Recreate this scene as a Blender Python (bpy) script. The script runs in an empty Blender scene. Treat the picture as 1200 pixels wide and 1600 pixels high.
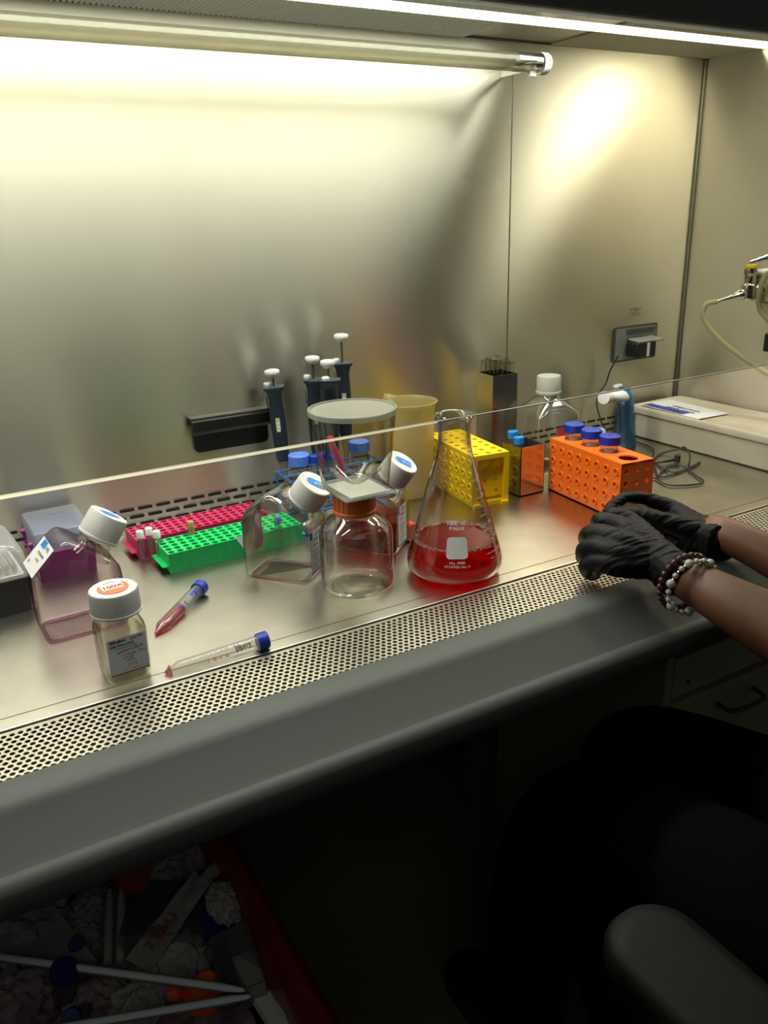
import bpy, bmesh, math, random
from mathutils import Vector, Matrix, noise
random.seed(7)
scene = bpy.context.scene
COL = scene.collection
S = 0.76                      # height of the steel work surface above the room floor
PI = math.pi
R = math.radians

# ------------------------------------------------------------------ camera
F_PX = 1280.0
yaw, pitch, roll = R(29.525), R(19.969), R(-1.79)
fwd = Vector((math.sin(yaw)*math.cos(pitch), math.cos(yaw)*math.cos(pitch), -math.sin(pitch)))
r0 = Vector((math.cos(yaw), -math.sin(yaw), 0)); u0 = r0.cross(fwd)
rt = math.cos(roll)*r0 + math.sin(roll)*u0
up = -math.sin(roll)*r0 + math.cos(roll)*u0
CAM = Vector((0, 0, S+0.47))
cd = bpy.data.cameras.new('camera'); cam = bpy.data.objects.new('camera', cd); COL.objects.link(cam)
cd.sensor_fit = 'HORIZONTAL'; cd.sensor_width = 36; cd.lens = 36*F_PX/1200; cd.clip_start = .01
cam.matrix_world = Matrix(((rt.x, up.x, -fwd.x, CAM.x), (rt.y, up.y, -fwd.y, CAM.y), (rt.z, up.z, -fwd.z, CAM.z), (0, 0, 0, 1)))
scene.camera = cam

def at(px, py, ax, val):
    """survey: the point on the plane ax=val that the photograph shows at px,py (z above the work surface)"""
    d = fwd + rt*((px-600)/F_PX) - up*((py-800)/F_PX)
    if ax == 2: val += S
    return CAM + d*((val-CAM[ax])/d[ax])

# ------------------------------------------------------------------ materials
def lin(c):
    if isinstance(c, str):
        c = [int(c[i:i+2], 16)/255 for i in (0, 2, 4)]
        c = [x/12.92 if x <= .04045 else ((x+.055)/1.055)**2.4 for x in c]
    return (c[0], c[1], c[2], 1)
def newmat(name):
    m = bpy.data.materials.new(name); m.use_nodes = True
    nt = m.node_tree; nt.nodes.clear()
    out = nt.nodes.new('ShaderNodeOutputMaterial')
    return m, nt, out
def N(nt, kind, **kw):
    n = nt.nodes.new('ShaderNode'+kind)
    for k, v in kw.items():
        if k.startswith('i_'):
            n.inputs[k[2:].replace('_', ' ')].default_value = v
        else: setattr(n, k, v)
    return n
def pbr(name, col, rough=.5, metal=0, bump=0, bscale=60, var=0, vscale=8, stretch=(1, 1, 1), emis=0, sub=0, coat=0, aniso=None, rvar=0, spec=.5, col2=None, vlo=.35, vhi=.65):
    m, nt, out = newmat(name)
    b = N(nt, 'BsdfPrincipled'); L = nt.links.new
    c = lin(col)
    b.inputs['Base Color'].default_value = c; b.inputs['Roughness'].default_value = rough
    b.inputs['Metallic'].default_value = metal; b.inputs['Specular IOR Level'].default_value = spec
    b.inputs['Coat Weight'].default_value = coat
    if sub: b.inputs['Subsurface Weight'].default_value = sub; b.inputs['Subsurface Scale'].default_value = .01
    if emis: b.inputs['Emission Color'].default_value = c; b.inputs['Emission Strength'].default_value = emis
    tc = N(nt, 'TexCoord'); mp = N(nt, 'Mapping'); mp.inputs['Scale'].default_value = stretch
    L(tc.outputs['Object'], mp.inputs[0])
    if var or col2:
        n = N(nt, 'TexNoise'); n.inputs['Scale'].default_value = vscale; n.inputs['Detail'].default_value = 5
        L(mp.outputs[0], n.inputs['Vector'])
        mr = N(nt, 'MapRange'); mr.inputs[1].default_value = vlo; mr.inputs[2].default_value = vhi
        L(n.outputs[0], mr.inputs[0])
        mx = N(nt, 'Mix', data_type='RGBA')
        mx.inputs[6].default_value = c
        mx.inputs[7].default_value = lin(col2) if col2 else tuple(x*(1-var) for x in c[:3])+(1,)
        L(mr.outputs[0], mx.inputs[0]); L(mx.outputs[2], b.inputs['Base Color'])
    if bump or rvar:
        n = N(nt, 'TexNoise'); n.inputs['Scale'].default_value = bscale; n.inputs['Detail'].default_value = 4
        L(mp.outputs[0], n.inputs['Vector'])
        if bump:
            bp = N(nt, 'Bump'); bp.inputs['Strength'].default_value = bump; bp.inputs['Distance'].default_value = .001
            L(n.outputs[0], bp.inputs['Height']); L(bp.outputs[0], b.inputs['Normal'])
        if rvar:
            mr = N(nt, 'MapRange'); mr.inputs[1].default_value = .3; mr.inputs[2].default_value = .7
            mr.inputs[3].default_value = rough-rvar; mr.inputs[4].default_value = rough+rvar
            L(n.outputs[0], mr.inputs[0]); L(mr.outputs[0], b.inputs['Roughness'])
    if aniso:
        b.inputs['Anisotropic'].default_value = aniso[0]
        cx = N(nt, 'CombineXYZ'); cx.inputs[0].default_value, cx.inputs[1].default_value, cx.inputs[2].default_value = aniso[1]
        L(cx.outputs[0], b.inputs['Tangent'])
    L(b.outputs[0], out.inputs[0])
    return m
def clear(name, tint='f4f4ee', edge='6e706a', gloss=.5, rough=.03, p=.5, haze=0, hazecol='ffffff', base=.05):
    """thin clear plastic or glass: what is behind shows through, darker and shinier towards grazing angles"""
    m, nt, out = newmat(name); L = nt.links.new
    lw = N(nt, 'LayerWeight'); lw.inputs['Blend'].default_value = p
    pw = N(nt, 'Math', operation='POWER'); pw.inputs[1].default_value = 2.2
    L(lw.outputs['Facing'], pw.inputs[0])
    mx = N(nt, 'Mix', data_type='RGBA'); mx.inputs[6].default_value = lin(tint); mx.inputs[7].default_value = lin(edge)
    L(pw.outputs[0], mx.inputs[0])
    tr = N(nt, 'BsdfTransparent'); L(mx.outputs[2], tr.inputs[0])
    gl = N(nt, 'BsdfGlossy'); gl.inputs['Roughness'].default_value = rough
    mr = N(nt, 'MapRange'); mr.inputs[3].default_value = base; mr.inputs[4].default_value = gloss
    L(pw.outputs[0], mr.inputs[0])
    ms = N(nt, 'MixShader'); L(mr.outputs[0], ms.inputs[0]); L(tr.outputs[0], ms.inputs[1]); L(gl.outputs[0], ms.inputs[2])
    last = ms
    if haze:
        df = N(nt, 'BsdfDiffuse'); df.inputs[0].default_value = lin(hazecol)
        tl = N(nt, 'BsdfTranslucent'); tl.inputs[0].default_value = lin(hazecol)
        md = N(nt, 'MixShader'); md.inputs[0].default_value = .5; L(df.outputs[0], md.inputs[1]); L(tl.outputs[0], md.inputs[2])
        m2 = N(nt, 'MixShader'); m2.inputs[0].default_value = haze
        L(ms.outputs[0], m2.inputs[1]); L(md.outputs[0], m2.inputs[2]); last = m2
    L(last.outputs[0], out.inputs[0])
    return m
def emit(name, col, s):
    m, nt, out = newmat(name); e = N(nt, 'Emission'); e.inputs[0].default_value = lin(col); e.inputs[1].default_value = s
    nt.links.new(e.outputs[0], out.inputs[0]); return m

M = {}
def brushed(name, col, col2, al, an, tang, ggx, stain=3, det=5):
    """grained stainless sheet: the grain spreads every reflection at right angles to itself"""
    m, nt, out = newmat(name); L = nt.links.new
    tc = N(nt, 'TexCoord'); mp = N(nt, 'Mapping'); mp.inputs['Scale'].default_value = (1, 1, 14)
    L(tc.outputs['Object'], mp.inputs[0])
    n1 = N(nt, 'TexNoise'); n1.inputs['Scale'].default_value = stain; n1.inputs['Detail'].default_value = det; L(tc.outputs['Object'], n1.inputs['Vector'])
    n2 = N(nt, 'TexNoise'); n2.inputs['Scale'].default_value = 60; n2.inputs['Detail'].default_value = 4; L(mp.outputs[0], n2.inputs['Vector'])
    mr = N(nt, 'MapRange'); mr.inputs[1].default_value = .35; mr.inputs[2].default_value = .65; L(n1.outputs[0], mr.inputs[0])
    mx = N(nt, 'Mix', data_type='RGBA'); mx.inputs[6].default_value = lin(col); mx.inputs[7].default_value = lin(col2); L(mr.outputs[0], mx.inputs[0])
    bp = N(nt, 'Bump'); bp.inputs['Strength'].default_value = .035; bp.inputs['Distance'].default_value = .001; L(n2.outputs[0], bp.inputs['Height'])
    cx = N(nt, 'CombineXYZ'); cx.inputs[0].default_value, cx.inputs[1].default_value, cx.inputs[2].default_value = tang
    gs = []
    for dist, a_ in (('BECKMANN', al), ('GGX', al*1.1)):
        g = N(nt, 'BsdfAnisotropic', distribution=dist); g.inputs['Roughness'].default_value = a_; g.inputs['Anisotropy'].default_value = an
        L(mx.outputs[2], g.inputs['Color']); L(cx.outputs[0], g.inputs['Tangent']); L(bp.outputs[0], g.inputs['Normal']); gs.append(g)
    ms = N(nt, 'MixShader'); ms.inputs[0].default_value = ggx; L(gs[0].outputs[0], ms.inputs[1]); L(gs[1].outputs[0], ms.inputs[2]); L(ms.outputs[0], out.inputs[0])
    return m
M['wall_steel'] = brushed('brushed steel wall', (.84, .81, .71), (.78, .745, .64), .385, .56, (1, 0, 0), .05)
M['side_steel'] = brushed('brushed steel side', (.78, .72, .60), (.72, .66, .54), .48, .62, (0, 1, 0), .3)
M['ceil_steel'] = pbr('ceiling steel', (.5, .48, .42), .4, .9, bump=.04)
M['deck_steel'] = brushed('work surface steel', (.70, .68, .59), (.58, .56, .48), .35, .35, (1, 0, 0), .12, 11, 9)
M['grille'] = pbr('grille steel', 'c9c4b0', .35, .8, bump=.05)
M['armrest'] = pbr('armrest grey', '4a4f48', .6, .05, bump=.12, bscale=8, col2='484d46', vscale=3)
M['black'] = pbr('black plastic', '0c0d0f', .4)
M['black_rubber'] = pbr('black rubber', '0d0d0e', .55)
M['cavity'] = pbr('dark cavity', '060606', .9)
M['seam_dark'] = pbr('dark seam', '8a8678', .5, .8)
M['diffuser'] = pbr('diffuser with added glow', 'b9b7a6', .6, emis=.28)  # weak emission added to lift the brightness of the slats
M['ceil_glow'] = pbr('ceiling panel with added glow', 'a89c7c', .6, emis=.22)  # emission put in so this end of the ceiling looks bright
M['seam'] = pbr('seam', '5c5a50', .5, .6)
M['steel'] = pbr('polished steel', (.72, .68, .6), .16, 1, bump=.03)
M['chrome'] = pbr('chrome', (.8, .8, .78), .08, 1)
M['white'] = pbr('white plastic', 'dcdcd4', .4, bump=.02)
M['cap_white'] = pbr('white cap', 'd3d3cb', .45)
M['bright_white'] = pbr('bright white', 'eeeee8', .4)
M['cream'] = pbr('cream plastic', 'cfc6ab', .5, bump=.04, col2='bfb596', vscale=9)
M['paper'] = pbr('paper label', 'e8e8e2', .8)
M['paper_dim'] = pbr('tissue', 'b5b0a8', .9, bump=.5, bscale=25, col2='958c8a', vscale=14)
M['paper_pink'] = pbr('stained tissue', 'a89c98', .9, bump=.5, bscale=25, col2='7c5a60', vscale=10)
M['ink'] = pbr('ink', '1c1c22', .8)
M['ink_grey'] = pbr('grey ink', '55565a', .8)
M['ink_blue'] = pbr('blue ink', '1f3fae', .7)
M['ink_brown'] = pbr('brown ink', '8d4a30', .8)
M['etch'] = pbr('white enamel', 'f4f2ee', .6)
M['gib_blue'] = pbr('label blue', '1f7fcf', .6)
M['orange_ink'] = pbr('orange ink', 'dd7a52', .7)
M['rust_ink'] = pbr('rust ink', 'b5552c', .7)
M['blue_cap'] = pbr('dark blue cap', '1a3fa8', .4)
M['violet_cap'] = pbr('violet blue cap', '2a2fa0', .4)
M['sky_cap'] = pbr('light blue cap', '5b86dd', .45)
M['cyan_cap'] = pbr('cyan blue cap', '1f86d8', .4)
M['orange_cap'] = pbr('orange cap', 'd2681c', .4, sub=.2)
M['orange'] = pbr('orange rack plastic', 'ff7416', .4, sub=.2)
M['yellow'] = pbr('yellow rack plastic', 'f5cf12', .4, sub=.15)
M['green'] = pbr('green rack plastic', '16c765', .4, sub=.3)
M['pink'] = pbr('crimson rack plastic', 'c4305c', .4, sub=.3)
M['magenta'] = pbr('magenta plastic', '8f2a74', .4)
M['navy'] = pbr('dark navy plastic', '232f3e', .45, bump=.05)
M['grey_stem'] = pbr('grey stem', '6b6a66', .3, .7)
M['blue_wire'] = pbr('blue coated wire', '2f6fae', .4)
M['aqua'] = clear('translucent blue plastic', '86c8e6', '1d6a98', .5, .1, haze=.3, hazecol='6cc4ee')
M['clear'] = clear('clear plastic')
M['clear_thick'] = clear('clear thick plastic', 'f9f9f4', '74766c', .7, base=.08)
M['residue'] = clear('pink-stained clear plastic', 'f3ebef', '7c5870', .5)
M['glass'] = clear('borosilicate glass', 'f6f6f2', '4b4d49', .75, .02, base=.04)
M['sash'] = clear('sash glass', 'f3f5ee', '9aa294', .5, .02, base=.035)
M['tube_pp'] = clear('polypropylene', 'efeeea', '8c8c88', .4, .1, haze=.12)
M['uv_glass'] = clear('lamp glass', 'd2cfc0', '86826f', .15, .2, haze=.22, hazecol='8f8b7a')
M['frosted'] = clear('frosted plastic', 'f0f0ea', 'c8c8c2', .3, .2, haze=.45, hazecol='e6e8e4')
M['lid_clear'] = clear('lid plastic', 'fafaf6', 'd6d6d0', .3, .15, haze=.3, hazecol='ffffff')
M['frost_blue'] = clear('frosted blue', '9fb8e0', '7088b0', .3, .2, haze=.5, hazecol='8fb0e6')
M['beaker'] = clear('yellowed polypropylene', 'efe4b8', 'c4b47c', .3, .2, haze=.42, hazecol='f8ecb8')
M['red_liquid'] = clear('red medium', 'ff3034', 'f01c22', .30, .03, haze=.38, hazecol='ff2830')
M['red_dim'] = clear('dark red medium', 'd8262c', '7d080c', .3, .03, haze=.25, hazecol='c8141c')
M['red_top'] = clear('liquid top', 'e06a6c', 'a03034', .5, .03, haze=.15, hazecol='e04044')
M['pink_liquid'] = clear('pink medium', 'e8486c', 'a01c3c', .3, .05, haze=.3, hazecol='ee3c68')
M['film'] = clear('film of pink medium', 'f0ccd8', 'cc7c98', .3, .05, haze=.15, hazecol='d890a4')
M['foam'] = pbr('foam', 'dba8a4', .6, bump=1, bscale=400)
M['skin'] = pbr('brown skin', '744a32', .5, sub=.08, bump=.08, bscale=300)
M['glove'] = pbr('black nitrile', '030304', .5, spec=.16, bump=1.0, bscale=28, stretch=(1, .35, 1))
M['cloth_black'] = pbr('black cloth', '050506', .95, bump=.3, bscale=300, spec=.1)
M['chair_black'] = pbr('black upholstery', '040405', .9, spec=.1)
M['arm_pad'] = pbr('armrest pad', '0c0c0e', .6, spec=.3, bump=.1, bscale=200)
M['hair'] = pbr('dark hair', '0a0807', .6, bump=1, bscale=200)
M['header'] = pbr('painted header', '77716a', .5)
M['floor'] = pbr('vinyl floor', '756c50', .5, col2='685f46', vscale=5)
M['room_wall'] = pbr('room wall', '6b5d4c', .8)
M['cabinet_paint'] = pbr('painted cabinet', 'a39c7c', .55)
M['red_bag'] = pbr('red liner bag', '8a1218', .3, bump=1.0, bscale=18, spec=.6)
M['bin'] = pbr('bin plastic', '1d1c1a', .5)
M['hose'] = clear('latex hose', 'e6dcb4', 'b8ae80', .3, .2, haze=.85, hazecol='eae0b8')
M['bead_white'] = pbr('pale bead', 'cdc6b4', .35)
M['bead_brown'] = pbr('brown bead', '4a2622', .3)
M['bead_gold'] = pbr('gold bead', (.8, .55, .25), .25, 1)
M['trash_orange'] = pbr('discarded orange cap', 'ff6a1a', .5)
M['trash_blue'] = pbr('discarded blue cap', '0f1d5e', .5)
M['trash_clear'] = clear('discarded clear plastic', 'd8d8d4', '70706c', .4, .1, haze=.12)
M['glove_mid'] = M['glove']
M['tube_light'] = emit('fluorescent tube', 'fffdf4', 4.0)

# sash edge: emission stands in for edge-lit glass, fading to the right
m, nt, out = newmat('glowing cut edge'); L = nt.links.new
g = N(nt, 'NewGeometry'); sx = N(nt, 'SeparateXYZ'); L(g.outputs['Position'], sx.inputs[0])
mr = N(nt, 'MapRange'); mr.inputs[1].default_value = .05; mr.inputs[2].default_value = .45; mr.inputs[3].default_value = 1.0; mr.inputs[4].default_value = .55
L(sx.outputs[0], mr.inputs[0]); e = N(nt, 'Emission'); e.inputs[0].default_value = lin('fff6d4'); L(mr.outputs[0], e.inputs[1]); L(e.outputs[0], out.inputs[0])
M['sash_glow'] = m

# ------------------------------------------------------------------ mesh helpers
def tobj(name, bm, mat, parent=None, smooth=False, bevel=0, loc=None, seg=2, solid=0, angle=40):
    me = bpy.data.meshes.new(name)
    bmesh.ops.recalc_face_normals(bm, faces=bm.faces) if not getattr(bm, '_keep', False) else None
    bm.to_mesh(me); bm.free()
    o = bpy.data.objects.new(name, me); COL.objects.link(o)
    if mat is not None: me.materials.append(M[mat] if isinstance(mat, str) else mat)
    if smooth:
        me.shade_smooth() if hasattr(me, 'shade_smooth') else [setattr(p, 'use_smooth', True) for p in me.polygons]
        try: me.set_sharp_from_angle(angle=R(angle))
        except Exception: pass
    if solid:
        md = o.modifiers.new('thickness', 'SOLIDIFY'); md.thickness = solid; md.offset = -1
    if bevel:
        md = o.modifiers.new('soft edges', 'BEVEL'); md.width = bevel; md.segments = seg; md.limit_method = 'ANGLE'; md.angle_limit = R(35)
    if parent is not None: o.parent = parent
    if loc is not None: o.location = loc
    return o
def box(bm, x0, x1, y0, y1, z0, z1, mx=None):
    vs = [bm.verts.new(p) for p in ((x0, y0, z0), (x1, y0, z0), (x1, y1, z0), (x0, y1, z0), (x0, y0, z1), (x1, y0, z1), (x1, y1, z1), (x0, y1, z1))]
    for f in ((0, 3, 2, 1), (4, 5, 6, 7), (0, 1, 5, 4), (1, 2, 6, 5), (2, 3, 7, 6), (3, 0, 4, 7)): bm.faces.new([vs[i] for i in f])
    if mx is not None: bmesh.ops.transform(bm, matrix=mx, verts=vs)
    return vs
def nb(*a, **k):
    b = bmesh.new()
    if a: box(b, *a, **k)
    return b
def lathe(bm, prof, n=48, cap0=False, cap1=False, c=(0, 0), mx=None):
    rings = []
    allv = []
    for r, z in prof:
        if r < 1e-6:
            v = [bm.verts.new((c[0], c[1], z))]
        else:
            v = [bm.verts.new((c[0]+r*math.cos(2*PI*i/n), c[1]+r*math.sin(2*PI*i/n), z)) for i in range(n)]
        rings.append(v); allv += v
    for a, b in zip(rings, rings[1:]):
        for i in range(n):
            j = (i+1) % n
            if len(a) == 1 and len(b) == 1: continue
            if len(a) == 1: bm.faces.new((a[0], b[j], b[i]))
            elif len(b) == 1: bm.faces.new((a[i], a[j], b[0]))
            else: bm.faces.new((a[i], a[j], b[j], b[i]))
    if cap0 and len(rings[0]) > 1: bm.faces.new(rings[0][::-1])
    if cap1 and len(rings[-1]) > 1: bm.faces.new(rings[-1])
    if mx is not None: bmesh.ops.transform(bm, matrix=mx, verts=allv)
    return allv
def tube(bm, pts, r, n=10, cap=True, closed=False):
    pts = [Vector(p) for p in pts]
    k = len(pts); rings = []
    rr = r if isinstance(r, (list, tuple)) else [r]*k
    up_ = None
    for i, p in enumerate(pts):
        if closed: t = (pts[(i+1) % k]-pts[i-1]).normalized()
        else: t = (pts[min(i+1, k-1)]-pts[max(i-1, 0)]).normalized()
        if up_ is None:
            up_ = Vector((0, 0, 1)) if abs(t.z) < .9 else Vector((1, 0, 0))
        s = t.cross(up_).normalized(); up_ = s.cross(t).normalized()
        rings.append([bm.verts.new(p+(s*math.cos(2*PI*j/n)+up_*math.sin(2*PI*j/n))*rr[i]) for j in range(n)])
    m_ = k if closed else k-1
    for i in range(m_):
        a, b = rings[i], rings[(i+1) % k]
        for j in range(n): bm.faces.new((a[j], a[(j+1) % n], b[(j+1) % n], b[j]))
    if cap and not closed: bm.faces.new(rings[0][::-1]); bm.faces.new(rings[-1])
    return rings
def smoothpath(pts, sub=6, closed=False):
    pts = [Vector(p) for p in pts]; k = len(pts); out_ = []
    rng = range(k) if closed else range(k-1)
    for i in rng:
        if closed: p0, p1, p2, p3 = pts[i-1], pts[i], pts[(i+1) % k], pts[(i+2) % k]
        else: p0, p1, p2, p3 = pts[max(i-1, 0)], pts[i], pts[i+1], pts[min(i+2, k-1)]
        for s in range(sub):
            t = s/sub
            out_.append(.5*((2*p1)+(-p0+p2)*t+(2*p0-5*p1+4*p2-p3)*t*t+(-p0+3*p1-3*p2+p3)*t**3))
    if not closed: out_.append(pts[-1])
    return out_
def prism(bm, poly, a, b, axis='y', mx=None):
    """poly (u,v) extruded from a to b; axis y -> (u,t,v), z -> (u,v,t), x -> (t,u,v)"""
    def P(u, v, t): return {'y': (u, t, v), 'z': (u, v, t), 'x': (t, u, v)}[axis]
    A = [bm.verts.new(P(u, v, a)) for u, v in poly]; B = [bm.verts.new(P(u, v, b)) for u, v in poly]
    bm.faces.new(A[::-1]); bm.faces.new(B)
    n = len(poly)
    for i in range(n): bm.faces.new((A[i], A[(i+1) % n], B[(i+1) % n], B[i]))
    if mx is not None: bmesh.ops.transform(bm, matrix=mx, verts=A+B)
    return A+B
def rrect(w, d, r, n=5, cx=0, cy=0):
    out_ = []
    for sx_, sy_, a0 in ((1, 1, 0), (-1, 1, 90), (-1, -1, 180), (1, -1, 270)):
        for i in range(n+1):
            a = R(a0+90*i/n); out_.append((cx+sx_*(w/2-r)+r*math.cos(a), cy+sy_*(d/2-r)+r*math.sin(a)))
    return out_
def loft(bm, rings, cap0=True, cap1=True):
    rv = [[bm.verts.new(p) for p in ring] for ring in rings]; n = len(rv[0])
    for a, b in zip(rv, rv[1:]):
        for i in range(n): bm.faces.new((a[i], a[(i+1) % n], b[(i+1) % n], b[i]))
    if cap0: bm.faces.new(rv[0][::-1])
    if cap1: bm.faces.new(rv[-1])
    return rv
def holeplate(bm, x0, y0, nx, ny, px, py, r, P, n=12, stagger=False, sides=0, depth=0):
    """a plate of cells each pierced by a round hole; P maps (x,y,depth) to 3D"""
    def v(x, y, d=0): return bm.verts.new(P(x, y, d))
    for j in range(ny):
        for i in range(nx):
            cx = x0+px*(i+.5)+(px/2 if stagger and j % 2 else 0); cy = y0+py*(j+.5)
            O, I, D = [], [], []
            for k in range(n):
                a = 2*PI*(k+.5)/n; c, s_ = math.cos(a), math.sin(a)
                q = 1/max(abs(c), abs(s_))
                O.append(v(cx+c*q*px/2, cy+s_*q*py/2)); I.append(v(cx+c*r, cy+s_*r))
                if depth: D.append(v(cx+c*r, cy+s_*r, depth))
            for k in range(n):
                l = (k+1) % n
                # corner point handling keeps the cell square
                bm.faces.new((O[k], O[l], I[l], I[k]))
                if depth: bm.faces.new((I[k], I[l], D[l], D[k]))
            # fill the four corner triangles
            for k in range(n):
                a1 = 2*PI*(k+.5)/n; a2 = 2*PI*(k+1.5)/n
                for ca, (sx_, sy_) in ((PI/4, (1, 1)), (3*PI/4, (-1, 1)), (5*PI/4, (-1, -1)), (7*PI/4, (1, -1))):
                    if a1 < ca < a2 or a1 < ca+2*PI < a2:
                        bm.faces.new((O[k], v(cx+sx_*px/2, cy+sy_*py/2), O[(k+1) % n]))
def thing(name, label, cat, loc=(0, 0, 0), rotz=0, group=None, rot=None):
    o = bpy.data.objects.new(name, None); COL.objects.link(o); o.empty_display_size = .02
    o.location = loc; o.rotation_euler = rot if rot else (0, 0, rotz)
    o['label'] = label; o['category'] = cat
    if group: o['group'] = group
    return o
def tag(o, label, cat, group=None, kind=None):
    o['label'] = label; o['category'] = cat
    if group: o['group'] = group
    if kind: o['kind'] = kind
    return o
def struct(o):
    o['kind'] = 'structure'; return o
def copy_tree(o, parent=None):
    c = o.copy(); COL.objects.link(c); c.parent = parent
    for ch in list(o.children): copy_tree(ch, c)
    return c
FONT = None
def text_bm(s, size, align='CENTER', bold=0):
    cu = bpy.data.curves.new('lettering', 'FONT'); cu.body = s; cu.size = size; cu.align_x = align; cu.align_y = 'CENTER'
    cu.offset = bold; cu.resolution_u = 3
    o = bpy.data.objects.new('lettering_tmp', cu); COL.objects.link(o)
    dg = bpy.context.evaluated_depsgraph_get(); dg.update()
    me = o.evaluated_get(dg).to_mesh(); bm = bmesh.new(); bm.from_mesh(me); o.evaluated_get(dg).to_mesh_clear()
    bpy.data.objects.remove(o); bpy.data.curves.remove(cu)
    return bm
def lettering(lines, mat, parent, fn, align='CENTER', name='lettering'):
    """lines: (text, x, y, size[, bold]); fn maps flat (x,y) to a local 3D point on the surface"""
    big = bmesh.new()
    for ln in lines:
        s, x, y, size = ln[:4]; bm = text_bm(s, size, align, ln[4] if len(ln) > 4 else size*.012)
        vm = {v: big.verts.new(fn(v.co.x+x, v.co.y+y)) for v in bm.verts}
        for f in bm.faces:
            try: big.faces.new([vm[v] for v in f.verts])
            except ValueError: pass
        bm.free()
    return tobj(name, big, mat, parent)
def patch(bm, fn, x0, x1, y0, y1, nx=8, ny=2):
    g_ = [[bm.verts.new(fn(x0+(x1-x0)*i/nx, y0+(y1-y0)*j/ny)) for i in range(nx+1)] for j in range(ny+1)]
    for j in range(ny):
        for i in range(nx): bm.faces.new((g_[j][i], g_[j][i+1], g_[j+1][i+1], g_[j+1][i]))
def blob(bm, c, r, n=2, amp=0, f=8, sc=(1, 1, 1)):
    g_ = bmesh.ops.create_icosphere(bm, subdivisions=n, radius=1)
    for v in g_['verts']:
        d = v.co.copy(); k = 1+amp*noise.noise(d*f*.3+Vector(c)*31)
        v.co = Vector((c[0]+d.x*r*sc[0]*k, c[1]+d.y*r*sc[1]*k, c[2]+d.z*r*sc[2]*k))
def skin(name, verts, edges, mat, parent=None, root=0, sub=2, smooth=True):
    """one continuous surface grown over a jointed skeleton; verts: (point, radius)"""
    me = bpy.data.meshes.new(name); me.from_pydata([tuple(v[0]) for v in verts], edges, [])
    o = bpy.data.objects.new(name, me); COL.objects.link(o)
    o.modifiers.new('skin', 'SKIN').use_smooth_shade = smooth
    sv = me.skin_vertices[0].data
    for i, v in enumerate(verts):
        r_ = v[1]; sv[i].radius = (r_, r_) if not isinstance(r_, tuple) else r_
        sv[i].use_root = (i == root)
    ms = o.modifiers.new('round', 'SUBSURF'); ms.levels = sub; ms.render_levels = sub
    dg = bpy.context.evaluated_depsgraph_get(); dg.update()
    m2 = bpy.data.meshes.new_from_object(o.evaluated_get(dg)); m2.name = name
    bpy.data.objects.remove(o); bpy.data.meshes.remove(me)
    o = bpy.data.objects.new(name, m2); COL.objects.link(o); m2.materials.clear(); m2.materials.append(M[mat])
    for p_ in m2.polygons: p_.use_smooth = True
    if parent is not None: o.parent = parent
    return o
T = Matrix.Translation
def ROT(a, ax): return Matrix.Rotation(a, 4, ax)

# ================================================================== THE CABINET (setting)
XL, XR, YB, YG0, YG1, YS = -.34, 1.49, 1.27, .706, .792, .705
CZ = .745
# back wall, side walls, ceiling of the steel chamber
struct(tobj('wall_back', nb(XL-.02, XR+.02, YB, YB+.012, S-.03, S+CZ+.03), 'wall_steel'))
struct(tobj('wall_right', nb(XR, XR+.012, YG0-.02, YB, S-.03, S+CZ+.03), 'side_steel'))
struct(tobj('wall_left', nb(XL-.012, XL, YG0-.02, YB, S-.03, S+CZ+.03), 'side_steel'))
# ceiling: dark steel, with the perforated diffuser on the left part as a child
ce = struct(tobj('ceiling', nb(XL, XR, .70, YB, S+CZ, S+CZ+.02), 'ceil_steel'))
bm = bmesh.new()
x = XL
while x < .893:
    box(bm, x, x+.0042, 1.0, YB-.004, S+CZ-.004, S+CZ-.001); x += .0075
tobj('diffuser', bm, 'diffuser', ce)
tobj('glow_panel', nb(1.085, XR-.002, 1.0, YB-.004, S+CZ-.003, S+CZ-.001), 'ceil_glow', ce)  # self-glowing sheet standing in for the light on the ceiling's right end
bm = nb(XR-.0045, XR-.0005, YB-.0045, YB-.0005, S, S+CZ)
struct(tobj('trim_1', bm, 'seam_dark', bevel=.001))
bm = nb(1.0045, 1.0058, YB-.0012, YB-.0002, S+.0, S+CZ-.05)
struct(tobj('trim_2', bm, 'seam_dark'))
bm = nb(XL, XR, YB-.003, YB-.0002, S+CZ-.003, S+CZ-.0005)
struct(tobj('trim_3', bm, 'seam'))
# air slots along the foot of the back wall
bm = bmesh.new()
for row, z in enumerate((.0395, .0265, .0135)):
    x = XL+.03+(row % 2)*.0145
    while x < XR-.03:
        pts = [(x+.0023*math.cos(a)-0, z+.0023*math.sin(a)) for a in [R(90+18*k) for k in range(11)]] + [(x+.0185+.0023*math.cos(a), z+.0023*math.sin(a)) for a in [R(-90+18*k) for k in range(11)]]
        prism(bm, [(u, v+S) for u, v in pts], YB-.0012, YB-.0003, 'y'); x += .029
o = struct(tobj('trim_4', bm, 'cavity'))

# work surface (a lift-out steel tray) with its raised front lip
t = thing('work_surface', 'brushed stainless steel work surface the bottles and racks stand on', 'work surface', (0, 0, S))
bm = nb(XL, XR-.001, YG1+.001, YB-.002, -.025, 0)
tobj('tray', bm, 'deck_steel', t, bevel=.001)
bm = nb(XL, XR-.001, .8145, .8153, 0, .0003)
tobj('fold_line', bm, 'seam', t)
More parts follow.
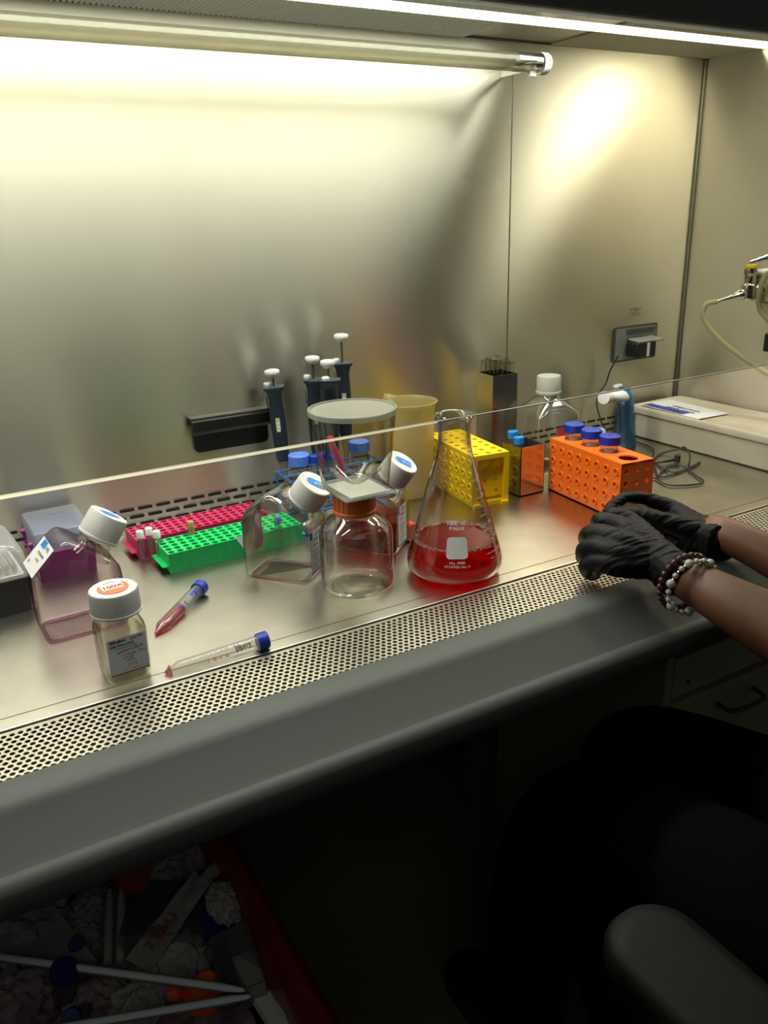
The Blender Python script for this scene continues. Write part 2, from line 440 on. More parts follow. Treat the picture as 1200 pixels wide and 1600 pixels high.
# intake grille: real round holes over a dark plenum
t = thing('intake_grille', 'perforated steel air grille along the front of the work surface', 'grille', (0, 0, S))
bm = bmesh.new(); p = .0077; ny = 12; py = (YG1-.006-(YG0+.0005))/ny
nx = int((XR-XL)/p)
holeplate(bm, XL, YG0+.0005, nx, ny, p, py, .00272, lambda x, y, d: (min(x, XR-.001), y, -.0015-d), n=12, stagger=True, depth=.0016)
bmesh.ops.remove_doubles(bm, verts=bm.verts, dist=.00005)
tobj('perforated_plate', bm, 'grille', t)
tobj('rear_strip', nb(XL, XR-.001, YG1-.006, YG1-.0022, -.004, -.0014), 'grille', t)
tobj('gap', nb(XL, XR-.001, YG1-.0022, YG1+.0008, -.02, -.004), 'cavity', t)
bm = nb(XL, XR-.001, YG0, YG1, -.03, -.022); tobj('plenum', bm, 'cavity', t)

# grey armrest / airfoil: flat lip, crease, ramp, rounded nose
prof = [(.7055, -.02), (.7055, .0015), (.700, .0035), (.672, .0035), (.664, .0015), (.659, -.0015)]
prof += [(.618, -.0215), (.612, -.0235)]
for k in range(8):
    a = R(60+k*150/7); prof.append((.611+.016*math.cos(a)-.004, -.0385+.016*math.sin(a)))
prof += [(.60, -.056), (.64, -.058), (.69, -.045)]
bm = bmesh.new(); prism(bm, [(u, v+S) for u, v in prof], XL-.06, XR+.06, 'x')
o = tobj('armrest', bm, 'armrest', smooth=True, angle=30); tag(o, 'long grey sloped armrest running along the front edge of the cabinet', 'armrest')
# cabinet underside: front apron, base panels
struct(tobj('wall_front', nb(XL-.06, XR+.06, .70, .715, S-.11, S-.021), 'room_wall'))
struct(tobj('trim_5', nb(XL-.06, XR+.06, .716, 1.33, S-.11, S-.032), 'bin'))

# sash: glass pane with an emissive strip painting the glow of its cut edge
t = thing('sash_window', 'clear glass sash with a bright cut lower edge hanging across the cabinet front', 'glass sash', (0, YS, S))
tobj('pane', nb(XL, XR, 0, .0004, .2635, .70), 'sash', t)
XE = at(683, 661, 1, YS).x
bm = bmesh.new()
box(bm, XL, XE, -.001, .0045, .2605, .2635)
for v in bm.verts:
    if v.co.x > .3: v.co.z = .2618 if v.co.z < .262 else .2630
tobj('edge_glow', bm, 'sash_glow', t)
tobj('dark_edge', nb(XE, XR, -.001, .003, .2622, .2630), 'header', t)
# header panel, tube light
t = thing('light_header', 'dark painted header panel across the top of the cabinet opening', 'header panel', (0, 0, S))
tobj('panel', nb(XL-.06, XR+.06, .712, .735, .655, 1.0), 'header', t, bevel=.004)
tobj('top_cover', nb(XL-.06, XR+.06, .735, 1.3, .79, .80), 'header', t)
t = thing('fluorescent_lamp', 'long bright white fluorescent tube behind the header', 'lamp', (0, 0, S))
bm = bmesh.new(); lathe(bm, [(0, XL+.03), (.0040, XL+.03), (.0040, XR-.02), (0, XR-.02)], 20, mx=T((0, .748, .6510)) @ ROT(R(90), 'Y'))
tobj('tube', bm, 'tube_light', t, smooth=True)
for xx in (XL+.01, XR-.02): tobj('end_socket', nb(xx, xx+.015, .74, .756, .645, .68), 'white', t, bevel=.001)
tobj('reflector', nb(XL+.01, XR-.005, .739, .745, .661, .70), 'header', t)

# UV lamp near the back wall
t = thing('uv_lamp', 'unlit clear germicidal tube lamp high along the back wall', 'lamp', (0, 1.165, S+.692))
bm = bmesh.new(); lathe(bm, [(.0135, XL+.02), (.0135, .955)], 32, mx=ROT(R(90), 'Y')); tobj('glass_tube', bm, 'uv_glass', t, smooth=True)
bm = bmesh.new(); lathe(bm, [(.0141, .925), (.0141, .982), (.011, .990), (0, .990)], 32, mx=ROT(R(90), 'Y')); tobj('glass_end', bm, 'glass', t, smooth=True)
bm = bmesh.new(); lathe(bm, [(0, .962), (.0115, .962), (.0125, .966), (.0125, .976), (0, .977)], 24, mx=ROT(R(90), 'Y')); tobj('end_cap', bm, 'chrome', t, smooth=True)
bm = bmesh.new(); tube(bm, [(.93, 0, .004), (.945, .001, -.002), (.962, 0, 0)], .002, 8); tube(bm, [(.93, 0, -.004), (.945, -.003, .003), (.962, 0, .004)], .0015, 8)
lathe(bm, [(0, .922), (.006, .924), (.006, .936), (0, .938)], 14, mx=ROT(R(90), 'Y')); tobj('filament', bm, 'grey_stem', t, smooth=True)
bm = bmesh.new(); lathe(bm, [(.0155, .976), (.0162, .979), (.0162, .987), (.0150, .990)], 32, mx=ROT(R(90), 'Y')); tobj('end_ring', bm, 'bright_white', t, smooth=True)
tobj('bracket', nb(.955, .967, -.003, .003, -.019, -.012), 'bright_white', t)
tobj('socket', nb(.978, .986, .012, .104, -.006, .006), 'chrome', t)

# ================================================================== light
def area(name, x0, x1, y0, y1, z, col, power, tilt=0):
    l = bpy.data.lights.new(name, 'AREA'); l.shape = 'RECTANGLE'; l.size = x1-x0; l.size_y = y1-y0
    l.color = col; l.energy = power
    o = bpy.data.objects.new(name, l); COL.objects.link(o); o.location = ((x0+x1)/2, (y0+y1)/2, z); o.rotation_euler = (tilt, 0, 0)
    return o
area('ceiling_fill_long', XL+.03, 1.075, 1.03, 1.145, S+CZ-.006, (1, .995, .93), 9.5)  # added fill lamp; where it stops, the wall's dark band begins
area('ceiling_fill_short', 1.335, XR-.004, .82, 1.145, S+CZ-.006, (1, .93, .78), 2.5)  # second added fill, past the gap, brightening the wall's right end
area('front_light_long', XL+.03, 1.09, .765, .80, S+CZ-.012, (1, .985, .9), 3.6)
w = bpy.data.worlds.new('room'); scene.world = w; w.use_nodes = True
w.node_tree.nodes['Background'].inputs[0].default_value = (.9, .95, 1, 1); w.node_tree.nodes['Background'].inputs[1].default_value = .035
l = area('room_light', -1.2, 0.6, -1.8, -.6, S+1.6, (.9, 1, .9), 4.2)

# ================================================================== ROOM below and around
struct(tobj('floor', nb(-1.6, 3.0, -1.6, 1.36, -.02, 0), 'floor'))
struct(tobj('wall_rear', nb(-1.6, 3.0, 1.35, 1.37, 0, S+.0), 'room_wall'))
o = tobj('support_panel', nb(.86, 1.55, 1.19, 1.21, .0, S-.115), 'room_wall', bevel=.002); tag(o, 'dark brown support panel under the cabinet behind the knees', 'panel')
# drawer cabinet under the right end
t = thing('drawer_cabinet', 'dim cream drawer cabinet under the right end beside the knees', 'cabinet', (.925, .755, 0))
H = S-.19
tobj('carcass', nb(0, .6, .018, .42, 0, H), 'cabinet_paint', t, bevel=.002)
tobj('side_frame', nb(0, .017, 0, .018, 0, H), 'cabinet_paint', t, bevel=.002)
d = tobj('drawer', nb(.021, .33, .002, .017, H-.085, H-.012), 'cabinet_paint', t, bevel=.003)
d2 = tobj('drawer', nb(.021, .33, -.004, .016, H-.33, H-.092), 'cabinet_paint', t, bevel=.003)
bm = bmesh.new(); tube(bm, smoothpath([(.13, -.004, H-.125), (.135, -.03, H-.128), (.20, -.034, H-.130), (.215, -.03, H-.128), (.22, -.004, H-.125)], 4), .004, 8); tobj('handle', bm, 'grey_stem', d2, smooth=True)
bm = bmesh.new(); lathe(bm, [(0, 0), (.003, 0), (.003, .003), (0, .004)], 12, mx=T((.055, .001, H-.06)) @ ROT(R(90), 'X')); tobj('lock', bm, 'black', d)

# ================================================================== wall fittings
# black folding holder on the back wall
t = thing('wall_holder', 'black folded-over plastic holder stuck on the steel back wall', 'holder', (.436, YB, S+.143))
bm = bmesh.new(); prism(bm, rrect(.128, .052, .009, 5, -.003, -.002), -.006, -.0006, 'y'); tobj('back_plate', bm, 'black', t, bevel=.001)
bm = bmesh.new()
prof = [(-.006, .030), (-.0225, .029), (-.024, .026), (-.022, .010), (-.019, .004), (-.016, .004), (-.018, .011), (-.019, .023), (-.006, .025)]
prism(bm, prof, -.072, .070, 'x'); tobj('flap', bm, 'black', t, bevel=.0015)
tobj('top_edge', nb(-.072, .069, -.0225, -.0006, .0302, .0325), 'grey_stem', t)

# power outlet with spring cover and black adapter
P = at(991, 535, 1, YB)
t = thing('wall_outlet', 'grey horizontal power outlet plate with raised flap on the back wall', 'outlet', (P.x, YB, P.z))
bm = bmesh.new(); prism(bm, rrect(.127, .074, .004), -.003, -.0006, 'y'); tobj('cover_plate', bm, 'seam', t)
bm = bmesh.new(); prism(bm, rrect(.117, .066, .004), -.0045, -.003, 'y'); tobj('face_plate', bm, pbr('outlet grey', '8d8e8c', .5, .3), t)
bm = nb(-.03, .045, -.004, .0, -.006, .030, mx=T((0.005, -.008, .011)) @ ROT(R(96), 'X')); tobj('flap', bm, pbr('flap grey', 'a2a3a0', .5, .2), t, bevel=.002)
tobj('hinge', nb(-.03, .05, -.010, -.0046, .024, .031), 'seam', t, bevel=.001)
bm = nb(-.026, .030, -.006, -.0045, -.024, .012); tobj('socket_face', bm, 'black', t)
t = thing('power_adapter', 'black plug adapter with white stripe plugged into the wall outlet', 'adapter', (P.x-.004, YB-.0062, P.z-.010))
bm = bmesh.new(); prism(bm, rrect(.056, .034, .007), -.034, -.0005, 'y'); tobj('body', bm, 'black', t, bevel=.003, smooth=True)
bm = nb(.0, .007, -.0353, -.0342, -.014, .014); tobj('stripe', bm, 'bright_white', t)
tobj('prong_mark', nb(-.016, -.014, -.0353, -.0342, -.017, -.010), 'seam', t)
# cord from adapter down behind the pipette controller
a0 = at(966, 556, 1, 1.235); c1 = at(953, 580, 1, 1.245); c2 = at(947, 598, 1, 1.25); c3 = at(932, 630, 1, 1.25); c4 = at(934, 655, 1, 1.24)
pts = [a0, c1, c2, at(938, 612, 1, 1.252), c3, at(940, 660, 1, 1.235), at(950, 690, 1, 1.22), Vector((1.155, 1.235, S+.003)), Vector((1.235, 1.225, S+.003)), Vector((1.285, 1.205, S+.003)), Vector((1.282, 1.14, S+.003)), Vector((1.245, 1.10, S+.003))]
for q in pts: q.z = max(q.z, S+.0025)
def G(px, py, z=.003): return at(px, py, 2, z)
coil = [G(1010, 713), G(1030, 728), G(1052, 738), G(1080, 730), G(1094, 722), G(1068, 735), G(1040, 745), G(1030, 743), G(1044, 730), G(1066, 728), G(1090, 745), G(1099, 752), G(1085, 757), G(1045, 758), G(1025, 748), G(1008, 741)]
ring = [G(1028, 745), G(1022, 720), G(1035, 708), G(1060, 702, .012), G(1070, 699, .018), G(1078, 712, .012), G(1076, 728, .006)]
bm = bmesh.new(); tube(bm, smoothpath(pts), .0016, 8)
tube(bm, smoothpath(coil), .0017, 8); tube(bm, smoothpath(ring), .0017, 8)
o = tobj('power_cable', bm, 'black_rubber', None, smooth=True); tag(o, 'thin black charger cable hanging from the adapter and lying coiled by the cream box', 'cable')
t = thing('cable_plug', 'small black angled barrel plug at the end of the coiled cable', 'plug', (0, 0, 0))
bm = bmesh.new(); tube(bm, smoothpath([G(1020, 724, .005), G(1040, 721, .006), G(1054, 718, .007)], 4), [.0018]*4+[.003]*4+[.0042]); tobj('strain_relief', bm, 'black_rubber', t, smooth=True)
q = G(1058, 722, .002); bm = bmesh.new(); lathe(bm, [(0, 0), (.0055, 0), (.0055, .014), (.003, .016), (0, .016)], 14, mx=T(q)); tobj('head', bm, 'black_rubber', t, smooth=True)

# tiny printed notice on the steel wall above the outlet
Pn = at(993, 488, 1, YB)
t = tobj('wall_notice', nb(-.017, .017, -.0006, -.0002, -.011, .011), M['wall_steel'], loc=(Pn.x, YB-.0003, Pn.z)); tag(t, 'tiny printed warning text on the steel wall above the outlet', 'notice')
lettering([('MAXIMUM LOAD', 0, .007, .0042), ('5 AMPS', 0, .0035, .0038), ('TOTAL LOAD', 0, -.002, .0042), ('FOR OUTLETS', 0, -.0065, .0036)], 'ink_grey', t, lambda x, y: (x, -.0009, y))

# petcock valves on the right wall
def valve(Pt, name_label, colour, lever=True):
    """Pt: nozzle tip; the body reaches the right wall"""
    t = thing('gas_valve', name_label, 'valve', Pt, rot=(0, 0, 0))
    SC = 1.4; t.scale = (SC, SC, SC); d = Vector((XR-.001-Pt.x, -.055, .028))/SC; dl = d.length; dn = d.normalized()
    mq = dn.to_track_quat('Z', 'Y').to_matrix().to_4x4()
    bm = bmesh.new()
    lathe(bm, [(0, 0), (.0022, 0), (.0028, .004), (.0024, .008), (.0036, .012), (.0032, .016), (.0045, .020), (.0042, .025), (.006, .030), (.0078, .033), (.0078, .046), (.006, .05)], 20, mx=mq)
    tobj('nozzle', bm, 'chrome', t, smooth=True)
    c = dn*.046
    bm = bmesh.new(); lathe(bm, [(.0, -.010), (.009, -.010), (.0105, -.006), (.0105, .010), (.008, .012), (.008, .024), (.0095, .026), (.0095, .032), (0, .033)], 24, mx=T(c)); tobj('body', bm, 'chrome', t, smooth=True)
    bm = bmesh.new(); lathe(bm, [(0, .033), (.0085, .033), (.0085, .037), (0, .038)], 20, mx=T(c)); tobj('index_disc', bm, colour, t)
    bm = bmesh.new(); tube(bm, [c+Vector((.008, 0, .026)), c+Vector((.014, -.004, .026)), c+Vector((.016, -.010, .027)), c+Vector((.03, -.055, .029))], [.004, .005, .0052, .0058], 12); tobj('lever', bm, 'bright_white', t, smooth=True)
    bm = bmesh.new(); tube(bm, [c, c+(d-c)*.5], .0075, 14); mm = (d-c).to_track_quat('Z', 'Y').to_matrix().to_4x4()
    k = (d-c).length
    lathe(bm, [(0, k*.5), (.010, k*.5), (.010, k*.62), (.0075, k*.64), (.0075, k*.8)], 20, mx=T(c) @ mm); tobj('stem', bm, 'chrome', t, smooth=True)
    bm = bmesh.new(); lathe(bm, [(0, 0), (.022, 0), (.024, .003), (.021, .010), (0, .012)], 28, mx=T((d.x, d.y, d.z)) @ ROT(R(-90), 'Y')); tobj('flange', bm, 'cream', t, smooth=True)
    return t
Pt = at(1118, 472, 0, 1.405)
valve(Pt, 'lower chrome wall valve with yellow disc, white lever and hose on its nozzle', 'yellow')
Pt2 = at(1172, 410, 0, 1.40)
valve(Pt2, 'upper chrome wall valve partly cut off by the picture edge', 'yellow')
# hose
h = [Pt+Vector((.012, -.006, .003)), Pt+Vector((.002, -.001, .0005)), at(1104, 475, 0, 1.39), at(1098, 490, 0, 1.385), at(1107, 510, 0, 1.39), at(1130, 535, 0, 1.40), at(1165, 562, 0, 1.415), at(1200, 584, 0, 1.43), at(1260, 620, 0, 1.45), at(1330, 640, 0, 1.46)]
bm = bmesh.new(); tube(bm, smoothpath(h[1:]), .0052, 14); o = tobj('rubber_hose', bm, 'hose', smooth=True); tag(o, 'pale yellow rubber hose curving down from the lower valve nozzle', 'hose')
h = [at(1203, 425, 0, 1.45), at(1192, 440, 0, 1.455), at(1186, 462, 0, 1.46), at(1188, 484, 0, 1.47), at(1202, 500, 0, 1.475)]
bm = bmesh.new(); tube(bm, smoothpath(h), .0055, 14); o = tobj('rubber_hose', bm, 'hose', smooth=True); tag(o, 'short pale hose loop hanging behind the lower valve lever', 'hose')
Pk = at(1200, 535, 0, XR-.008); bm = nb(-.006, .006, -.022, .006, -.018, .018); o = tobj('wall_switch', bm, 'black', bevel=.003, loc=(XR-.0085, Pk.y, Pk.z)); tag(o, 'black rounded block on the right wall under the valves', 'switch')

# ================================================================== BOTTLES
def ribbed_cap(bm, r, z0, z1, n=72, mx=None, amp=.0005):
    vs = []
    prof = [(r*.97, z0), (r+.0004, z0+.0006), (r+.0004, z0+.003), (r, z0+.0035), (r*.985, z1-.003), (r*.95, z1-.0008), (r*.9, z1), (r*.86, z1-.0004), (0, z1-.0004)]
    rings = []
    for k, (rr, z) in enumerate(prof):
        if rr == 0: rings.append([bm.verts.new((0, 0, z))]); vs += rings[-1]; continue
        ring_ = []
        for i in range(n*2):
            a = PI*i/n; q = rr-(amp if i % 2 and k in (3, 4) else 0)
            ring_.append(bm.verts.new((q*math.cos(a), q*math.sin(a), z)))
        rings.append(ring_); vs += ring_
    m_ = n*2
    for a, b in zip(rings, rings[1:]):
        for i in range(m_):
            j = (i+1) % m_
            if len(b) == 1: bm.faces.new((a[i], a[j], b[0]))
            else: bm.faces.new((a[i], a[j], b[j], b[i]))
    bm.faces.new(rings[0][::-1])
    if mx is not None: bmesh.ops.transform(bm, matrix=mx, verts=vs)

def angled_bottle(label, loc, rotz, liquid=None, stain=False, side='left', backlabel=False):
    """square media bottle: gabled top, neck leaving the right-hand slope at an angle"""
    t = thing('media_bottle', label, 'bottle', loc, rotz, 'angled-neck media bottles')
    W, Dp = .100, .072
    gable = [(-.050, .006), (-.046, 0), (.044, 0), (.050, .006), (.050, .072), (.046, .084), (-.004, .124), (-.014, .124), (-.050, .092)]
    def rounded(poly, r):
        out_ = []
        n = len(poly)
        for i in range(n):
            p0, p1, p2 = Vector(poly[i-1]), Vector(poly[i]), Vector(poly[(i+1) % n])
            a = p1+(p0-p1).normalized()*min(r, (p0-p1).length*.45); b = p1+(p2-p1).normalized()*min(r, (p2-p1).length*.45)
            for s in range(4):
                u = s/3; out_.append(((1-u)**2*a+2*u*(1-u)*p1+u*u*b))
        return out_
    g0 = rounded(gable, .012)
    cen = Vector((0, .058))
    bm = bmesh.new(); rings = []
    for y, sc in ((-Dp/2, .88), (-Dp/2+.0025, .955), (-Dp/2+.009, 1), (Dp/2-.009, 1), (Dp/2-.0025, .955), (Dp/2, .88)):
        rings.append([((cen+(q-cen)*sc).x, y, (cen+(q-cen)*sc).y if q.y > .02 or sc == 1 else max(.0006, (cen+(q-cen)*sc).y*.4)) for q in g0])
    loft(bm, rings); tobj('body', bm, 'residue' if stain else 'clear_thick', t, smooth=True, angle=50)
    # bright ridge moulding lines
    nm = T((.026, 0, .100)) @ ROT(R(36), 'Y')
    bm = bmesh.new(); lathe(bm, [(.027, -.012), (.024, -.003), (.0205, .002), (.0205, .008), (.0225, .010), (.0225, .013), (.0205, .014), (.0205, .02)], 40, mx=nm); tobj('neck', bm, 'clear_thick', t, smooth=True)
    cap = tobj('cap', (lambda b: (ribbed_cap(b, .0245, .0115, .044, mx=nm), b)[1])(bmesh.new()), 'cap_white', t, smooth=True, angle=25)
    def capfn(x, y):
        return nm @ Vector((x*math.cos(.5)-y*math.sin(.5), x*math.sin(.5)+y*math.cos(.5), .0441))
    bm = bmesh.new(); pl_ = [(-.006, -.0075), (.013, -.0075), (.013, .0075), (-.006, .0075)] + [(-.006-.0075*math.sin(R(k)), .0075*math.cos(R(k))) for k in range(20, 180, 20)]
    pl_ = pl_
    vs = [bm.verts.new(capfn(u, v)) for u, v in pl_]; bm.faces.new(vs)
    em = tobj('cap_label', bm, 'gib_blue', cap)
    lettering([('500 mL', .004, 0, .0042)], 'bright_white', em, lambda x, y: capfn(x, y)+(nm.to_3x3() @ Vector((0, 0, .0002))))
    # labels
    if side == 'left':            # label over the left slope
        a = Vector((-.050, .090)); b = Vector((-.017, .122)); dd = (b-a).normalized(); nn_ = Vector((-dd.y, dd.x))
        def fn(x, y):
            q = a+dd*(y+.0)+nn_*.0012
            return (q.x, x, q.y)
        bm = bmesh.new(); patch(bm, fn, -.034, .022, -.002, .038, 4, 4); lb = tobj('side_label', bm, 'paper', t)
        bm = bmesh.new(); patch(bm, lambda x, y: Vector(fn(x, y))+Vector((-.0003, 0, .0003)), -.006, .012, .0285, .0375, 2, 2); tobj('blue_flash', bm, 'gib_blue', lb)
        lettering([('gibco', -.016, .033, .007), ('RPMI MEDIUM', -.010, .022, .0045), ('500 mL', -.010, .015, .0045), ('1X', .010, .006, .006)], 'ink_grey', lb, lambda x, y: Vector(fn(x, y))+Vector((-.0004, 0, .0004)))
    else:                         # label on the right-hand side face
        def fn(x, y): return (.0505, x, y)
        bm = bmesh.new(); patch(bm, fn, -.027, .010, .012, .072, 2, 2); lb = tobj('side_label', bm, 'paper', t)
        bm = bmesh.new(); patch(bm, lambda x, y: (.0507, x, y), -.027, .010, .012, .0145, 1, 1); mb_ = pbr('label blue edge', '2a56a8', .6); tobj('blue_stripe', bm, mb_, lb); bm = bmesh.new(); patch(bm, lambda x, y: (.0507, x, y), -.027, -.019, .062, .072, 1, 1); tobj('blue_flash', bm, mb_, lb)
        lettering([('gibco', .006-.010, .067, .0065), ('DMEM', -.010, .059, .0052), ('500 mL', -.010, .052, .0045), ('REF 11965', -.010, .043, .0042), ('LOT 2507', -.010, .037, .0042), ('sterile', -.010, .031, .0042), ('store 2-8 C', -.010, .025, .004), ('2025-03', -.012, .019, .004)], 'ink_grey', lb, lambda x, y: (.0509, x, y))
    if backlabel:
        bm = bmesh.new(); patch(bm, lambda x, y: (-.0503 if y < .086 else -.050+(y-.086)*.8, x, y), -.030, .026, .026, .098, 4, 6)
        tobj('wrap_label', bm, pbr('label back', 'a8a49b', .8), t)
        bm = bmesh.new(); vs = [bm.verts.new(p_) for p_ in ((-.0508, -.026, .060), (-.068, -.02, .052), (-.0508, -.026, .038))]; bm.faces.new(vs); tobj('label_tab', bm, 'paper', t)
    if liquid:
        hgt = liquid
        lo = [q for q in g0]
        pts = [(max(-.0485, min(.0485, q.x*.97)), min(hgt, max(.0015, q.y))) for q in g0]
        bm = bmesh.new()
        pr = [(-.047, .002), (.047, .002), (.0482, .008), (.0482, hgt), (-.0482, hgt), (-.0482, .008)]
        prism(bm, pr, -Dp/2+.002, Dp/2-.002, 'y'); tobj('liquid', bm, 'red_dim', t, bevel=.002)
    else:                         # a film of pink medium in the bottom
        bm = bmesh.new(); tube(bm, [(u, v, .0028) for u, v in rrect(.088, .060, .010)], .0011, 8, closed=True); tobj('liquid_film', bm, 'film', t, smooth=True)
    return t
angled_bottle('nearly empty pink-stained angled-neck bottle behind the small square bottle', (.122, .985, S), R(2), stain=True)
angled_bottle('empty clear angled-neck bottle between the green rack and the orange-capped bottle', (.402, .990, S), R(-50), side='right', backlabel=True)
angled_bottle('angled-neck bottle holding red medium behind the orange-capped bottle', (.550, 1.008, S), R(-50), liquid=.052, side='right')

# small square 100 ml bottle, white cap with orange 100X disc
t = thing('reagent_bottle', 'small square clear bottle with white screw cap and orange 100X disc', 'bottle', (.139, .838, S), R(4))
def sq(w, r, z): return [(u, v, z) for u, v in rrect(w, w, r)]
bm = bmesh.new(); loft(bm, [sq(.040, .008, 0), sq(.045, .009, .002), sq(.047, .009, .006), sq(.047, .009, .012), sq(.0465, .009, .013), sq(.0485, .009, .016), sq(.0485, .009, .058), sq(.0475, .011, .063), sq(.042, .0135, .070), sq(.036, .0165, .075), sq(.034, .0168, .080)], cap1=False)
tobj('body', bm, 'clear_thick', t, smooth=True, angle=60)
bm = bmesh.new(); loft(bm, [sq(.041, .008, .003), sq(.0450, .009, .010), sq(.0455, .009, .055)]); tobj('liquid', bm, clear('pale liquid', 'f8f8f2', 'd0d0c6', .2), t, smooth=True)
cp = tobj('cap', (lambda b: (ribbed_cap(b, .0265, .076, .104, 90), b)[1])(bmesh.new()), 'cap_white', t, smooth=True, angle=25)
bm = bmesh.new(); lathe(bm, [(0, .1041), (.0165, .1041)], 40); ds = tobj('cap_disc', bm, 'orange_ink', cp)
bm = bmesh.new(); patch(bm, lambda x, y: (x, y, .1043), -.0115, .0115, -.004, .0135, 2, 2); wl = tobj('cap_sticker', bm, 'paper', cp)
lettering([('100X', 0, .0015, .0100, .0004), ('MEM NEAA', 0, .0100, .0030)], 'ink_brown', wl, lambda x, y: (x, y, .1045))
bm = bmesh.new(); patch(bm, lambda x, y: (x, -.0246, y), -.0215, .0205, .013, .056, 2, 2); lb = tobj('front_label', bm, pbr('label grey white', 'f4f6f6', .7), t)
bm = bmesh.new(); patch(bm, lambda x, y: (x, -.0248, y), -.0185, -.0115, .051, .0545, 1, 1); tobj('rust_mark', bm, 'rust_ink', lb); bm = bmesh.new(); patch(bm, lambda x, y: (x, -.0248, y), -.0205, .0205, .0130, .0145, 1, 1); tobj('rust_stripe', bm, 'rust_ink', lb)
f_ = lambda x, y: (x, -.0249, y)
lettering([('gibco', -.006, .0527, .0042, .0002), ('MEM NEAA (100X)', -.0055, .0475, .0032, .00012), ('Non-Essential Amino Acids', -.003, .0443, .0022), ('11140-050', .001, .035, .003), ('100 mL', .0145, .036, .003), ('LOT 2558', -.001, .0315, .0028), ('2025-04', .001, .028, .0028), ('gibco.com', .006, .0178, .002)], 'ink', lb, f_)
lettering([('sterile', .009, .0525, .0055), ('opened 6.28.24', .001, .0405, .0046), ('1 = 2', .003, .0225, .0045)], 'ink_grey', lb, lambda x, y: (x+.06*(y-.03), -.0250, y+.06*x))
bm = bmesh.new()
for k in range(20):
    i, j = random.randrange(5), random.randrange(5)
    patch(bm, f_, -.0165+i*.0008, -.0165+(i+1)*.0008, .0185+j*.0008, .0185+(j+1)*.0008, 1, 1)
bm.free()

# round clear bottle with the tall orange cap
t = thing('round_bottle', 'empty round clear bottle with tall orange cap carrying the filter cup', 'bottle', (.462, .893, S))
prof = [(0, .0035), (.026, .0030), (.030, .0005), (.036, .0), (.043, .0015), (.0475, .006), (.0485, .012), (.0485, .078), (.0475, .084), (.043, .091), (.036, .098), (.029, .103), (.0255, .106), (.0255, .112)]
bm = bmesh.new(); lathe(bm, prof, 64); tobj('body', bm, 'clear_thick', t, smooth=True, angle=60)
bm = bmesh.new(); lathe(bm, [(.0345, .0008), (.0355, .0022), (.034, .003), (.033, .0018), (.0345, .0008)], 48); lathe(bm, [(.044, .004), (.0452, .0052), (.0440, .0064), (.0430, .0050), (.044, .004)], 48); tobj('base_ring', bm, 'bright_white' if 0 else 'clear_thick', t, smooth=True)
bm = bmesh.new(); lathe(bm, [(0, .107), (.0285, .107), (.0285, .111), (.0275, .112), (.0275, .139), (.026, .1415), (0, .1415)], 40)
for k in range(24): a = 2*PI*k/24; box(bm, -.0008, .0008, .0272, .0281, .113, .139, mx=ROT(a, 'Z'))
tobj('cap', bm, 'orange_cap', t, smooth=True, angle=30)
# clear filter cup standing on its square base plate, white label
t = thing('filter_cup', 'tall clear round-mouthed cup on a square plate with white label', 'cup', (.458, .880, S+.1422))
rings = []
for k in range(7):
    u = k/6; z = .004+.100*u
    ring_ = []
    for i in range(48):
        a = 2*PI*i/48
        c, s_ = math.cos(a), math.sin(a); q = 1/max(abs(c), abs(s_))
        rs = min(q, 1.16); sx_, sy_ = .0345*c*rs, .039*s_*rs
        e_ = min(1, .35+u*1.1)
        rr = .046+.0075*u
        ring_.append((sx_*(1-e_)+rr*c*e_, sy_*(1-e_)+rr*s_*e_, z))
    rings.append(ring_)
bm = bmesh.new(); loft(bm, rings, False, False); tobj('cup_wall', bm, 'clear', t, smooth=True)
bm = bmesh.new(); lathe(bm, [(.0535, .0985), (.0548, .0985), (.0556, .1035), (.0552, .1055), (.0525, .1058), (.0518, .104)], 64); tobj('rim', bm, 'frosted', t, smooth=True)
bm = bmesh.new(); lathe(bm, [(0, .1035), (.0525, .1035)], 64); tobj('film_lid', bm, clear('lid film', 'eeeee2', 'dcdacc', .2, .2, haze=.5, hazecol='fffdf0'), t)
bm = bmesh.new(); prism(bm, rrect(.070, .088, .004), 0, .0028, 'z', mx=ROT(R(-2), 'Z')); tobj('base_plate', bm, 'frosted', t, bevel=.0006)
bm = bmesh.new(); patch(bm, lambda x, y: (x, y, .0031), -.027, .029, -.037, .030, 1, 1); tobj('label', bm, 'bright_white', t)
bm = bmesh.new(); lathe(bm, [(.003, .004), (.014, .010), (.028, .020), (.033, .024)], 40, mx=T((.004, .006, 0)) ); tobj('inner_funnel', bm, 'clear', t, smooth=True)

# yellowed plastic beaker
t = thing('plastic_beaker', 'yellowed translucent plastic beaker with a spout behind the cup', 'beaker', (.722, 1.178, S))
bm = bmesh.new()
n = 64; rings = []
for r_, z, lip in ((.0, .002, 0), (.036, .002, 0), (.0385, .006, 0), (.0455, .160, 0), (.0485, .166, .010), (.050, .169, .014), (.0478, .1695, .012), (.0445, .163, .006), (.0376, .008, 0), (0, .006, 0)):
    ring_ = []
    for i in range(n):
        a = 2*PI*i/n; da = min(abs(a-R(100)), 2*PI-abs(a-R(100)))
        q = max(r_, .0005)+lip*max(0, 1-da/.28)
        ring_.append((q*math.cos(a), q*math.sin(a), z+lip*.3*max(0, 1-da/.28)))
    rings.append(ring_)
loft(bm, rings); tobj('body', bm, 'beaker', t, smooth=True)
bm = bmesh.new()
for k in range(9):
    z = .03+k*.014
    rr = .0388+(z-.006)*.0455/1000*1000*.001 if 0 else .0389+(z-.006)*.0465
    patch(bm, lambda x, y, rr=rr: ((rr+.0004)*math.sin(x/rr), -(rr+.0004)*math.cos(x/rr), y), .004, .018 if k % 2 else .012, z, z+.0007, 5, 1)
tobj('graduations', bm, 'beaker', t)

